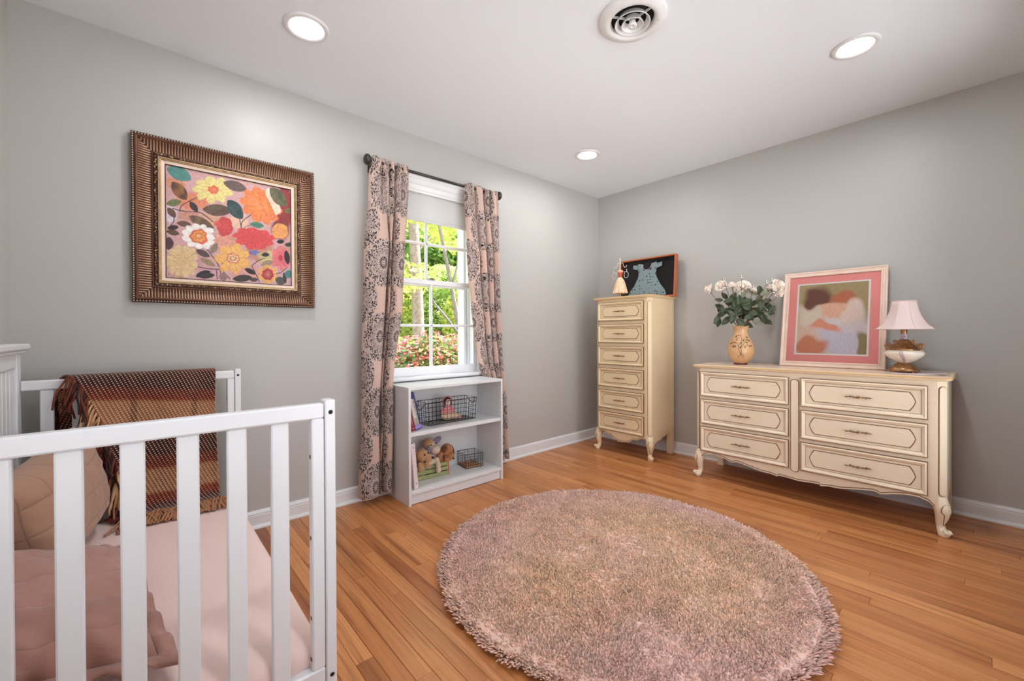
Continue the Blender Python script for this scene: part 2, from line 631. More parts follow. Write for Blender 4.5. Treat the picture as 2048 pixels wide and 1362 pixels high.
sash(w2, FX0 + .03, FX1 - .03, 1.45, FZ1 - .03, RY - .134, RY - .098, .045, .034, .045, 4, 2)

w3 = window('added_window_left', LY0, LY1, LZ0, LZ1, 0, .12, 1, .06)  # unseen side window added to brighten the right wall and cabinets
sash(w3, LY0 + .03, LY1 - .03, LZ0 + .012, 1.34, .034, .07, .042, .06, .034, 3, 2)
sash(w3, LY0 + .03, LY1 - .03, 1.31, LZ1 - .03, .085, .118, .042, .034, .045, 3, 2)
w3.location.x = RX
w3.rotation_euler.z = PI / 2
# roller shade
sh = thing('roller_shade', 'white roller shade pulled a short way down over the window top', 'shade', (-1.94, .02, 2.04))
t = NT('shade_cloth')
t.col(rgb(228, 228, 228)); t.set(Roughness=.8)
t.b.inputs['Transmission Weight'].default_value = 0
t.bump(t.noise(600, 2, .5, t.coord('Object')), .1, .0005)
trn = t.node('ShaderNodeBsdfTranslucent'); trn.inputs[0].default_value = (.75, .75, .76, 1)
ms = t.node('ShaderNodeMixShader'); ms.inputs[0].default_value = .35
t.link(t.b.outputs[0], ms.inputs[1]); t.link(trn.outputs[0], ms.inputs[2]); t.link(ms.outputs[0], t.n['Material Output'].inputs[0])
M_shade = t.m
mb = MB(); mb.tube([(-.40, 0, -.012), (.40, 0, -.012)], .02, 16); obj('roller', mb, M_shade, sh)
mb = MB(); mb.box(-.395, .395, -.021, -.0195, -.175, -.012); obj('shade_cloth', mb, M_shade, sh)
mb = MB(); mb.box(-.396, .396, -.024, -.016, -.196, -.17, .003); obj('hem_bar', mb, M_shade, sh)
for sx in (-1, 1):
    mb = MB(); mb.box(sx * .402, sx * .41, -.025, .02, -.035, .005, .002); obj('bracket', mb, M_white, sh)

# ------------------------------------------------------------------ recessed ceiling lights
M_lens = emit('light_lens', (1, .98, .95, 1), 9.0)
def ceiling_light(x, y, label, power):
    t0 = thing('ceiling_light', label, 'ceiling light', (x, y, RH), group='recessed ceiling lights')
    mb = MB()
    mb.lathe([(.0955, 0), (.0955, -.004), (.090, -.008), (.078, -.009), (.072, -.005), (.066, -.002), (.066, 0)], seg=48)
    obj('trim_ring', mb, M_white, t0)
    mb = MB(); mb.lathe([(.0665, -.0015), (.05, -.0028), (.02, -.0035), (.001, -.0037)], seg=40, capt=True)
    obj('lens', mb, M_lens, t0)
    ld = bpy.data.lights.new('downlight', 'AREA'); ld.shape = 'DISK'; ld.size = .13; ld.energy = power
    ld.color = (.97, .98, 1.0)
    lo = bpy.data.objects.new('downlight', ld); C.objects.link(lo); lo.parent = t0; lo.location = (0, 0, -.012)
    return t0
ceiling_light(-2.963, -.603, 'recessed ceiling light above the flower painting, left of the window', LAMP)
ceiling_light(-.927, -.589, 'small-looking recessed ceiling light above the tall chest corner', LAMP)
ceiling_light(-.93, -2.221, 'recessed ceiling light above the wide dresser', LAMP)
ceiling_light(-2.963, -2.221, 'recessed ceiling light above the near end of the crib', LAMP)

# ------------------------------------------------------------------ ceiling vent
vt = thing('ceiling_vent', 'round white ceiling air vent with concentric rings', 'vent', (-1.905, -1.607, RH))
mb = MB()
mb.lathe([(.145, 0), (.146, -.006), (.140, -.012), (.118, -.020), (.104, -.022), (.095, -.016), (.090, -.004)], seg=64)
obj('flange', mb, M_white, vt)
mb = MB(); mb.lathe([(.0905, -.001), (.001, -.001)], seg=40)
obj('duct_opening', mb, M_black, vt)
for r0, r1, z0 in ((.074, .058, -.024), (.046, .031, -.030)):
    mb = MB(); mb.lathe([(r0 - .012, -.002), (r0, z0), (r0 + .002, z0 - .001), (r0 + .001, z0 - .003), (r0 - .002, z0 - .002), (r0 - .016, -.006)], seg=56)
    obj('ring', mb, M_white, vt)
mb = MB(); mb.lathe([(.010, -.003), (.019, -.034), (.018, -.037), (.004, -.036), (.003, -.031), (.0005, -.031)], seg=32)
obj('knob', mb, M_white, vt)
for k in range(3):
    mb = MB(); mb.M = Matrix.Rotation(k * 2 * PI / 3 + .5, 4, 'Z'); mb.box(.012, .092, -.0012, .0012, -.012, -.002)
    obj('vane', mb, M_white, vt)
for k in range(3):
    a = k * 2 * PI / 3 + 1.2
    mb = MB(); mb.lathe([(.0035, -.019), (.003, -.0225), (.0005, -.0235)], .109 * math.cos(a), .109 * math.sin(a), 0, 10)
    obj('screw', mb, mat('vent_screw', rgb(190, 190, 188), .3, metal=.6) if k == 0 else bpy.data.materials['vent_screw'], vt)

# ------------------------------------------------------------------ flower painting
PX0, PX1, PZ0, PZ1 = -3.562, -2.767, 1.209, 1.999
fp = thing('framed_painting', 'floral painting in a wide ribbed bronze frame above the crib', 'painting', ((PX0 + PX1) / 2, 0, PZ0))
cx = (PX0 + PX1) / 2
fx0, fx1, fz0, fz1 = PX0 - cx, PX1 - cx, 0, PZ1 - PZ0
M_bronze = mat('bronze_leaf', rgb(146, 106, 84), .38, metal=.55, var=.45, vscale=14, c2=rgb(96, 60, 44), bump=.25, bscale=90)
M_bronze_hi = mat('bronze_ribs', rgb(196, 156, 124), .34, metal=.55, vscale=9, c2=rgb(140, 98, 72), bump=.2, bscale=120)
M_bead = mat('bead_gilt', rgb(222, 200, 176), .3, metal=.5)
M_darkbrown = mat('frame_dark', rgb(70, 42, 32), .5, metal=.3, var=.3)
M_gold = mat('pale_gold', rgb(196, 168, 128), .35, metal=.55, vscale=30, c2=rgb(140, 112, 78))
mb = MB()
mb.rectloops(fx0, fx1, fz0, fz1, [(0, 0), (0, .030), (.002, .034), (.010, .031), (.012, .036), (.017, .040), (.022, .036), (.023, .032), (.040, .020), (.058, .012), (.070, .010), (.072, .016), (.078, .018), (.079, .010)], 0, mis=[1, 1, 1, 1, 0, 0, 0, 1, 1, 1, 1, 0, 1])
obj('outer_frame', mb, [M_bronze, M_darkbrown], fp)
# ribs across the cove
mb = MB()
def cove(ins):
    return float(np.interp(ins, [.023, .040, .058, .070], [.032, .020, .012, .010]))
pitch = .0112
Wd, Hd = fx1 - fx0, fz1 - fz0
def rib(side, c):
    lim = min(c, (Wd if side in 'tb' else Hd) - c)
    i1 = min(.070, lim - .001)
    if i1 <= .026: return
    ks = np.linspace(.0235, i1, 5)
    rows = []
    for ins in ks:
        pr = cove(ins)
        row = []
        for da, dp in ((-.0036, -.001), (-.0022, .0032), (.0022, .0032), (.0036, -.001)):
            a = c + da; y = -(pr + dp)
            if side == 'b': q = (fx0 + a, y, fz0 + ins)
            elif side == 't': q = (fx0 + a, y, fz1 - ins)
            elif side == 'l': q = (fx0 + ins, y, fz0 + a)
            else: q = (fx1 - ins, y, fz0 + a)
            row.append(mb.p(*q))
        rows.append(row)
    for A, B in zip(rows, rows[1:]):
        for k in range(3):
            mb.face((A[k], A[k + 1], B[k + 1], B[k]), 0, True)
for side, L in (('b', Wd), ('t', Wd), ('l', Hd), ('r', Hd)):
    n = int((L - .05) / pitch)
    for k in range(n + 1):
        rib(side, .025 + (L - .05) * k / n)
o = obj('ribs', mb, M_bronze_hi, fp); o['kind'] = 'stuff'
mb = MB()
def ringpts(ins, sp):
    out = []
    a0, a1, b0, b1 = fx0 + ins, fx1 - ins, fz0 + ins, fz1 - ins
    for (p, q) in (((a0, b0), (a1, b0)), ((a1, b0), (a1, b1)), ((a1, b1), (a0, b1)), ((a0, b1), (a0, b0))):
        L = math.dist(p, q); n = int(L / sp)
        out += [(p[0] + (q[0] - p[0]) * k / n, p[1] + (q[1] - p[1]) * k / n) for k in range(n)]
    return out
for x, z in ringpts(.0062, .0108):
    mb.ell((x, -.0335, z), .0033, 6, 4)
o = obj('bead_edge', mb, M_bead, fp); o['kind'] = 'stuff'
mb = MB()
for i, (x, z) in enumerate(ringpts(.0855, .0078)):
    rr = random.Random(i)
    mb.ell((x + rr.uniform(-.003, .003), -.030, z + rr.uniform(-.003, .003)), (rr.uniform(.003, .0055), .004, rr.uniform(.003, .0055)), 6, 4, rr.choice((0, 0, 1)))
o = obj('carved_band', mb, [M_bronze, M_gold], fp); o['kind'] = 'stuff'
mb = MB()
mb.rectloops(fx0, fx1, fz0, fz1, [(.079, .010), (.079, .026), (.093, .029), (.095, .034), (.100, .034), (.102, .030), (.105, .029), (.107, .024)], 0, mis=[1, 1, 0, 0, 0, 0, 0])
obj('inner_frame', mb, [M_gold, M_darkbrown], fp)
mb = MB()
mb.rectloops(fx0, fx1, fz0, fz1, [(.1065, .024), (.121, .021), (.1215, .024), (.1235, .024), (.1245, .017)], 0, mis=[0, 1, 1, 1])
obj('liner', mb, [mat('linen_liner', rgb(226, 202, 184), .8, bump=.2, bscale=500), M_darkbrown], fp)

# the picture itself, painted in the pixel frame of a study of the canvas
def paint_flowers(n):
    u, v = np.meshgrid((np.arange(n) + .5) / n, (np.arange(n) + .5) / n)
    X = 305 + 840 * u
    top = 315 + 175 * u; bot = 1080 + 58 * u
    Y = top + v * (bot - top)
    img = np.zeros((n, n, 3))
    def L(*c): return np.array(lin(tuple(q / 255 for q in c)))
    N = lambda s, sd: vnoise(X + 1000, Y + 1000, s, sd)
    wob = (N(.02, 1) - .5) * 26; wob2 = (N(.02, 2) - .5) * 26
    streak = N(.09, 5) * .6 + N(.25, 6) * .4
    img[:] = L(210, 160, 158)
    def lay(mask, c, sh=.18, c2=None):
        cc = L(*c)[None, None] * (1 - sh + 2 * sh * streak[..., None])
        if c2 is not None:
            f = np.clip((N(.03, 9) - .35) * 3, 0, 1)[..., None]
            cc = cc * (1 - f) + L(*c2) * f
        mk = np.clip(mask, 0, 1)[..., None]
        img[:] = img * (1 - mk) + cc * mk
    def blob(x, y, rx, ry, c, c2=None, rot=0, soft=.06):
        a = math.radians(rot); dx = X - x + wob; dy = Y - y + wob2
        p = (dx * math.cos(a) + dy * math.sin(a)) / rx; q = (-dx * math.sin(a) + dy * math.cos(a)) / ry
        lay((1 - np.sqrt(p * p + q * q)) / soft, c, c2=c2)
    def leaf(x, y, ln, wd, rot, c, c2=None):
        a = math.radians(rot); dx = X - x; dy = Y - y
        p = (dx * math.cos(a) + dy * math.sin(a)) / (ln / 2); q = (-dx * math.sin(a) + dy * math.cos(a)) / (wd / 2)
        lay((np.clip(1 - p * p, 0, 1) ** .75 - np.abs(q)) / .08, c, c2=c2)
        lay((np.abs(p) < .9) * np.clip(1 - np.abs(q) * wd / 5, 0, 1) * .35, (40, 34, 40))
    def stem(pts, w, c=(70, 56, 62)):
        P = [(q.x, q.y) for q in catmull([(x, y, 0) for x, y in pts], 6)]
        d = np.full(X.shape, 1e9)
        for (x0, y0), (x1, y1) in zip(P, P[1:]):
            tt = np.clip(((X - x0) * (x1 - x0) + (Y - y0) * (y1 - y0)) / max((x1 - x0) ** 2 + (y1 - y0) ** 2, 1e-6), 0, 1)
            d = np.minimum(d, np.hypot(X - x0 - tt * (x1 - x0), Y - y0 - tt * (y1 - y0)))
        lay((w - d) / 2, c)
    def flower(x, y, rx, ry, npet, c, c2, cen=None, depth=.22, rot=0, cr=.2, ph=0.):
        dx = X - x + wob * .6; dy = Y - y + wob2 * .6
        a = math.radians(rot)
        p = (dx * math.cos(a) + dy * math.sin(a)) / rx; q = (-dx * math.sin(a) + dy * math.cos(a)) / ry
        r = np.hypot(p, q); th = np.arctan2(q, p)
        R = 1 - depth * (1 - np.abs(np.sin(npet * th / 2 + ph))) - .04 * np.abs(np.sin(npet * 2.5 * th))
        mk = np.clip((R - r) / .05, 0, 1)[..., None]
        st = .5 + .5 * np.sin(th * npet * 3 + N(.05, 12) * 6)
        f = np.clip(1 - r + .35 * (st - .5), 0, 1)[..., None]
        cc = L(*c) * (1 - f) + L(*c2) * f
        cc = cc * (.86 + .28 * streak[..., None])
        gap = np.clip((np.abs(np.sin(npet * th / 2 + ph)) < .12) * (r > .3), 0, 1)[..., None]
        cc = cc * (1 - .25 * gap)
        img[:] = img * (1 - mk) + cc * mk
        if cen:
            for k, cl in enumerate(cen):
                rr = cr * (1 - k / len(cen))
                lay((rr - r + .03 * np.sin(th * 7)) / .03, cl)
    # ground patches
    for b in ((470, 560, 110, 70, (224, 132, 92)), (360, 440, 70, 50, (220, 140, 104)), (560, 690, 90, 60, (214, 160, 130)), (430, 660, 70, 50, (206, 140, 120)), (760, 700, 70, 80, (232, 186, 156)), (660, 830, 90, 70, (224, 150, 128)), (480, 950, 80, 80, (200, 146, 150)), (1100, 600, 80, 190, (150, 40, 46)), (1060, 760, 90, 80, (140, 40, 52)), (900, 900, 120, 80, (196, 132, 108)), (820, 1050, 130, 60, (216, 150, 140)), (1110, 900, 60, 80, (196, 150, 130)), (980, 950, 90, 50, (206, 184, 120)), (330, 640, 40, 80, (216, 200, 214)), (690, 440, 60, 50, (200, 160, 176)), (860, 430, 70, 40, (212, 160, 150)), (560, 1050, 90, 50, (206, 150, 160))):
        blob(*b, soft=.3)
    stem([(550, 505), (470, 545), (400, 590), (385, 630)], 4); stem([(345, 612), (420, 632), (510, 638), (590, 700)], 4)
    stem([(340, 640), (352, 690), (330, 730)], 4); stem([(515, 820), (560, 900), (620, 990), (640, 1060)], 4)
    stem([(480, 1005), (560, 1020), (640, 1030), (700, 1090)], 4); stem([(850, 1000), (900, 965), (960, 945)], 4)
    stem([(780, 760), (785, 700), (850, 650)], 4); stem([(780, 755), (770, 690), (755, 640)], 4); stem([(800, 740), (830, 725), (860, 722)], 3)
    stem([(1000, 1055), (1060, 1050), (1120, 1010)], 4); stem([(1120, 1010), (1120, 940), (1100, 890)], 3); stem([(610, 1030), (615, 1090)], 4); stem([(850, 1000), (880, 1060), (905, 1110)], 4)
    leaf(385, 375, 165, 90, 28, (74, 140, 132)); leaf(385, 492, 150, 80, 55, (92, 62, 50), (150, 96, 52))
    leaf(352, 573, 90, 50, -12, (112, 122, 66)); leaf(470, 598, 85, 42, 55, (60, 50, 52))
    leaf(338, 640, 80, 44, 55, (110, 74, 58)); leaf(345, 742, 70, 36, -10, (58, 42, 50)); leaf(345, 775, 80, 40, 15, (100, 72, 56))
    leaf(410, 715, 90, 42, 8, (112, 80, 62)); leaf(520, 710, 190, 74, 32, (106, 78, 60), (126, 96, 70))
    flower(595, 480, 140, 100, 9, (228, 214, 120), (236, 214, 130), [(226, 96, 52), (236, 130, 70)], cr=.26, depth=.28)
    leaf(740, 455, 170, 70, 18, (104, 82, 76)); leaf(620, 620, 195, 84, 4, (96, 72, 56), (110, 88, 70)); leaf(738, 615, 165, 92, 52, (62, 86, 84), (48, 70, 76))
    flower(665, 730, 62, 72, 5, (206, 50, 54), (222, 70, 62), depth=.12); blob(610, 712, 28, 24, (226, 82, 74))
    flower(925, 590, 175, 125, 10, (238, 118, 40), (244, 142, 50), depth=.2, rot=28)
    flower(1010, 560, 108, 46, 6, (246, 220, 196), (244, 196, 168), depth=.1, rot=62)
    flower(960, 590, 120, 40, 5, (232, 96, 36), (246, 150, 50), depth=.08, rot=58)
    for k in range(8): blob(850 + k * 26, 545 + k * 19 + (k % 3) * 14, 9, 9, (236, 140, 110))
    leaf(1050, 535, 180, 92, 45, (104, 100, 66), (84, 84, 56)); leaf(1130, 630, 40, 70, 90, (116, 104, 60)); leaf(890, 722, 105, 42, 10, (72, 130, 108))
    flower(1058, 770, 72, 56, 4, (236, 160, 72), (232, 146, 60), depth=.08)
    flower(870, 815, 165, 78, 9, (226, 64, 66), (214, 52, 56), depth=.16, rot=8)
    leaf(1065, 838, 60, 30, 0, (46, 40, 46)); leaf(1128, 860, 30, 60, 90, (60, 52, 50)); leaf(320, 850, 60, 90, 0, (86, 56, 60))
    flower(500, 800, 115, 92, 11, (240, 236, 232), (244, 230, 214), [(222, 100, 60), (232, 150, 60), (228, 120, 50), (236, 190, 110)], cr=.52, depth=.16, rot=15)
    flower(395, 970, 110, 120, 12, (226, 196, 140), (216, 176, 120), depth=.16)
    leaf(595, 880, 90, 44, -60, (150, 126, 110)); leaf(525, 915, 100, 44, 28, (92, 70, 72)); leaf(555, 975, 110, 42, 30, (160, 130, 96))
    flower(720, 950, 135, 112, 7, (238, 170, 74), (240, 184, 92), [(214, 120, 80), (232, 190, 140), (206, 120, 90), (240, 222, 150)], cr=.34, depth=.26)
    blob(870, 905, 36, 22, (122, 112, 170)); leaf(935, 930, 100, 40, 5, (196, 182, 110)); leaf(950, 925, 60, 30, 0, (60, 46, 54))
    flower(1065, 950, 82, 92, 6, (232, 118, 126), (224, 90, 100), [(190, 40, 60)], cr=.24, depth=.22)
    leaf(1115, 945, 100, 46, 78, (44, 34, 44)); leaf(960, 985, 90, 44, -14, (160, 136, 110))
    leaf(525, 1055, 100, 44, -20, (44, 34, 44)); leaf(545, 1068, 110, 40, -6, (58, 46, 52)); leaf(785, 1085, 140, 50, -4, (62, 52, 50)); leaf(840, 1038, 90, 36, 25, (50, 38, 46)); leaf(865, 1095, 60, 30, 0, (80, 66, 60))
    flower(968, 1060, 78, 66, 6, (238, 172, 84), (232, 150, 60), [(176, 40, 60), (200, 70, 70), (196, 130, 100)], cr=.62, depth=.12)
    leaf(1060, 1105, 80, 60, 20, (86, 82, 72)); leaf(1095, 1085, 80, 30, 80, (66, 60, 58)); leaf(1125, 1060, 60, 60, 30, (70, 128, 130)); leaf(655, 1075, 60, 60, 90, (150, 110, 110))
    # looped red signature scrawl
    sx = 318
    pts = [(sx, 1070), (sx, 1048), (sx + 2, 1060), (sx + 12, 1050), (sx + 4, 1062), (sx + 14, 1074)]
    stem(pts, 1.6, (170, 40, 44))
    stem([(345, 1080), (343, 1052), (356, 1050), (354, 1064), (345, 1066), (360, 1074), (368, 1066), (366, 1080), (376, 1070), (384, 1082), (386, 1062), (392, 1084), (400, 1074), (410, 1084), (424, 1080)], 1.6, (170, 40, 44))
    g = img.mean(2, keepdims=True)
    dab = (vnoise(X * 1.0 + Y * .5, Y - X * .2, .12, 77) - .5)[..., None] * .28 + 1
    return (img * .86 + g * .14) * .88 * dab
n = 290
img = paint_flowers(n)
a0, a1, b0, b1 = fx0 + .1245, fx1 - .1245, fz0 + .1245, fz1 - .1245
gx, gz = np.meshgrid(np.linspace(a0, a1, n), np.linspace(b1, b0, n))
V = np.stack([gx.ravel(), np.full(gx.size, -.0172), gz.ravel()], 1)
idx = np.arange(n * n).reshape(n, n)
Q = np.stack([idx[:-1, :-1].ravel(), idx[1:, :-1].ravel(), idx[1:, 1:].ravel(), idx[:-1, 1:].ravel()], 1)
me = fast_mesh('canvas', V, Q, False)
setcol(me, img.reshape(-1, 3))
obj('canvas', me, vcolmat('oil_paint', .5, .4, .25, 140), fp)

# ------------------------------------------------------------------ curtain rod
rod = thing('curtain_rod', 'dark bronze curtain rod with round knob ends above the window', 'curtain rod', (-1.94, 0, 2.142))
mb = MB(); mb.tube([(-.50, -.088, 0), (.50, -.088, 0)], .0095, 16); obj('rod', mb, M_dark, rod)
for sx in (-1, 1):
    mb = MB()
    mb.M = Matrix.Translation((sx * .50, -.088, 0)) @ Matrix.Rotation(sx * PI / 2, 4, 'Y')
    mb.lathe([(.0095, -.01), (.013, -.006), (.013, .002), (.009, .006), (.012, .01), (.024, .014), (.031, .022), (.034, .03), (.032, .04), (.024, .047), (.010, .051), (.0005, .052)], seg=28)
    obj('finial', mb, M_dark, rod)
    mb = MB()
    mb.tube([(sx * .48, -.002, -.02), (sx * .48, -.05, -.02), (sx * .48, -.088, -.014)], .006, 8)
    mb.tube([(sx * .48, -.088 + .013 * math.cos(a), .013 * math.sin(a)) for a in np.linspace(-PI, 0.2, 9)], .004, 6)
    mb.box(sx * .48 - .012, sx * .48 + .012, -.004, 0, -.05, .01, .002)
    obj('bracket', mb, M_dark, rod)

# ------------------------------------------------------------------ curtains
t = NT('medallion_cloth')
uvn = t.node('ShaderNodeUVMap', uv_map='UVMap')
sep = t.node('ShaderNodeSeparateXYZ'); t.link(uvn.outputs[0], sep.inputs[0])
U, Vv = sep.outputs[0], sep.outputs[1]
PU, PV, RM = .40, .464, .155
def cell(u, v):
    uu = t.math('MULTIPLY', u, 1 / PU); du = t.math('MULTIPLY', t.math('SUBTRACT', uu, t.math('ROUND', uu)), PU)
    vv = t.math('MULTIPLY', v, 1 / PV); dv = t.math('MULTIPLY', t.math('SUBTRACT', vv, t.math('ROUND', vv)), PV)
    r = t.math('SQRT', t.math('ADD', t.math('MULTIPLY', du, du), t.math('MULTIPLY', dv, dv)))
    return du, dv, r
dA = cell(U, Vv)
dB = cell(t.math('ADD', U, PU / 2), t.math('ADD', Vv, PV / 2))
sel = t.math('LESS_THAN', dB[2], dA[2])
def pick(a, b):
    return t.math('ADD', t.math('MULTIPLY', a, t.math('SUBTRACT', 1.0, sel)), t.math('MULTIPLY', b, sel))
du, dv, r = (pick(a, b) for a, b in zip(dA, dB))
ang = t.math('ARCTAN2', dv, du)
def band(x, a, b):
    return t.math('MULTIPLY', t.math('GREATER_THAN', x, a), t.math('LESS_THAN', x, b))
cosn = lambda k, ph=0.0: t.math('COSINE', t.math('MULTIPLY_ADD', ang, float(k), ph))
spokes = t.math('MULTIPLY', band(r, .0175, .039), t.math('GREATER_THAN', cosn(16), -.35))
core = t.math('ADD', t.math('LESS_THAN', r, .003), t.math('MULTIPLY', band(r, .006, .0150), t.math('GREATER_THAN', t.math('ADD', cosn(8), t.math('MULTIPLY', t.math('SINE', t.math('MULTIPLY', r, 520.0)), .9)), .55)))
pet = t.math('ABSOLUTE', cosn(6))
edge = t.math('MULTIPLY_ADD', pet, .048, .050)
d1 = t.math('ABSOLUTE', t.math('SUBTRACT', r, edge))
l1 = t.math('MULTIPLY', t.math('LESS_THAN', d1, .0022), t.math('GREATER_THAN', r, .042))
edge2 = t.math('MULTIPLY_ADD', pet, .040, .040)
l2 = t.math('MULTIPLY', t.math('LESS_THAN', t.math('ABSOLUTE', t.math('SUBTRACT', r, edge2)), .0016), t.math('GREATER_THAN', r, .05))
l3 = t.math('MULTIPLY', band(r, .058, .082), t.math('LESS_THAN', t.math('ABSOLUTE', t.math('SINE', t.math('MULTIPLY', ang, 12.0))), .16))
wedge = t.math('MULTIPLY', band(r, .070, .090), t.math('LESS_THAN', pet, t.math('MULTIPLY_ADD', r, 14.0, -.95)))
vor = t.node('ShaderNodeTexVoronoi', feature='F1'); vor.inputs['Scale'].default_value = 74
t.link(uvn.outputs[0], vor.inputs['Vector'])
vd = vor.outputs['Distance']
lace = band(vd, .23, .47)
lobes = t.math('MULTIPLY_ADD', t.math('ABSOLUTE', cosn(15)), .010, RM - .010)
outer = t.math('MULTIPLY', t.math('GREATER_THAN', r, t.math('MULTIPLY_ADD', pet, .018, .082)), t.math('LESS_THAN', r, lobes))
lace = t.math('MULTIPLY', lace, outer)
dk = spokes
for q in (core, l1, l2, l3, wedge, lace):
    dk = t.math('MAXIMUM', dk, q)
inside = t.math('LESS_THAN', r, lobes)
clothn = t.noise(3, 3, .5, t.coord('Object'))
basec = t.mix(clothn, rgb(240, 218, 206), rgb(232, 208, 194))
basec = t.mix(t.math('MULTIPLY', inside, .55), basec, rgb(204, 192, 190))
colr = t.mix(dk, basec, rgb(44, 38, 42))
t.col(colr); t.set(Roughness=.85); t.b.inputs['Sheen Weight'].default_value = .1
t.b.inputs['Specular IOR Level'].default_value = .2
wvx = t.noise(1, 2, .5, t.mapping(t.coord('Object'), (60, 60, 700)))
t.bump(wvx, .12, .001)
trn = t.node('ShaderNodeBsdfTranslucent'); t.link(colr, trn.inputs[0])
ms = t.node('ShaderNodeMixShader'); ms.inputs[0].default_value = .48
t.link(t.b.outputs[0], ms.inputs[1]); t.link(trn.outputs[0], ms.inputs[2]); t.link(ms.outputs[0], t.n['Material Output'].inputs[0])
M_curt = t.m

def curtain(label, lower, upper, zt, zb, edges, vshift):
    """lower/upper: fold knots (x 0..1, y, u) ; edges: z -> (xl, xr, yoff, yscale)"""
    root = thing('curtain', label, 'curtain', (0, 0, 0), group='peach medallion curtains')
    def fine(K, n):
        P = catmull([(a, b * 4, c) for a, b, c in K], n)
        return np.array([(q.x, q.y / 4, q.z) for q in P])
    nn = 9
    Lo, Up = fine(lower, nn), fine(upper, nn)
    zs = np.concatenate([np.linspace(zt + .022, zt - .03, 6), np.linspace(zt - .05, zb, 90)])
    ez = [e[0] for e in edges]
    V = []; UV = []
    for z in zs:
        f = np.clip((zt - z - .02) / .55, 0, 1); f = f * f * (3 - 2 * f)
        K = Up * (1 - f) + Lo * f
        xl, xr, yo, ys = (np.interp(z, ez, [e[k] for e in edges]) for k in (1, 2, 3, 4))
        wob = .004 * math.sin(z * 9)
        for i, (a, b, c) in enumerate(K):
            rid = 0
            if z > zt - .005: rid = .008 * math.sin(c * 40)
            V.append((xl + (xr - xl) * a + wob * math.sin(c * 13), yo + b * ys + .003 * math.sin(z * 14 + c * 9), z + (rid if z > zt else 0) + (.006 * math.sin(c * 11) if z < zb + .03 else 0)))
            UV.append((c, z + vshift))
    nu = len(Lo); nv = len(zs)
    I = np.arange(nu * nv).reshape(nv, nu)
    Q = np.stack([I[:-1, :-1].ravel(), I[1:, :-1].ravel(), I[1:, 1:].ravel(), I[:-1, 1:].ravel()], 1)
    me = fast_mesh('cloth_panel', V, Q)
    o = obj('cloth_panel', me, M_curt, root)
    setuv(o, UV)
    sol = o.modifiers.new('s', 'SOLIDIFY'); sol.thickness = .0012
    mb = MB()
    rows = [V[(nv - 1) * nu + i] for i in range(nu)]
    mb.tube([(a, b, c + .001) for a, b, c in rows], .0018, 5)
    obj('hem', mb, mat('hem_cloth', rgb(196, 160, 146), .9), root)
    return root
# x, y(towards room negative), u
lowL = [(0.0, .03, -.165), (.02, -.01, -.14), (.14, -.038, -.09), (.30, -.045, -.03), (.46, -.038, .03), (.555, .0, .075), (.58, .045, .20), (.60, .0, .35), (.63, -.014, .385), (.66, .01, .42), (.675, .045, .56), (.695, .0, .70), (.75, -.035, .745), (.84, -.048, .79), (.94, -.035, .845), (1.0, .0, .90), (.99, .04, .95)]
upL = [(0.0, .01, -.165), (.05, -.018, -.14), (.14, -.024, -.09), (.24, -.02, -.03), (.30, .01, .03), (.36, -.018, .075), (.44, -.024, .20), (.48, .01, .35), (.53, -.02, .385), (.58, -.024, .42), (.64, .012, .56), (.70, -.018, .70), (.76, -.024, .745), (.82, .0, .79), (.88, -.02, .845), (.96, -.02, .90), (1.0, .01, .95)]
curtain('gathered peach medallion curtain hanging left of the window', lowL, upL, 2.142, .052,
        [(.05, -2.535, -2.335, -.115, 1.0), (.75, -2.515, -2.325, -.115, 1.0), (1.25, -2.497, -2.245, -.09, 1.0), (1.8, -2.47, -2.205, -.088, 1.0), (2.142, -2.452, -2.188, -.088, 1.0)], -.112 + .464 * 3)
lowR = [(0.0, .0, -.20), (.05, -.018, -.17), (.20, -.03, -.10), (.33, -.02, -.03), (.375, .02, .04), (.40, -.005, .32), (.47, -.034, .36), (.56, -.02, .41), (.59, .022, .49), (.62, -.015, .57), (.69, -.035, .61), (.75, -.015, .66), (.78, .022, .71), (.82, -.015, .76), (.90, -.035, .81), (.98, -.01, .87), (.99, .03, .92)]
upR = [(0.0, .0, -.20), (.05, -.02, -.17), (.17, -.024, -.10), (.25, -.015, -.03), (.29, .012, .04), (.33, -.012, .32), (.42, -.022, .36), (.50, -.02, .41), (.55, .014, .49), (.59, -.016, .57), (.67, -.022, .61), (.73, .01, .66), (.77, -.014, .71), (.83, -.02, .76), (.90, -.008, .81), (.95, -.02, .87), (1.0, .01, .92)]
curtain('gathered peach medallion curtain hanging right of the window, behind the bookcase', lowR, upR, 2.142, .045,
        [(.045, -1.545, -1.30, -.075, 1.0), (.72, -1.55, -1.335, -.062, .8), (.80, -1.59, -1.345, -.06, .8), (1.25, -1.675, -1.385, -.075, .9), (1.8, -1.725, -1.405, -.085, 1.0), (2.142, -1.742, -1.415, -.088, 1.0)], .02)

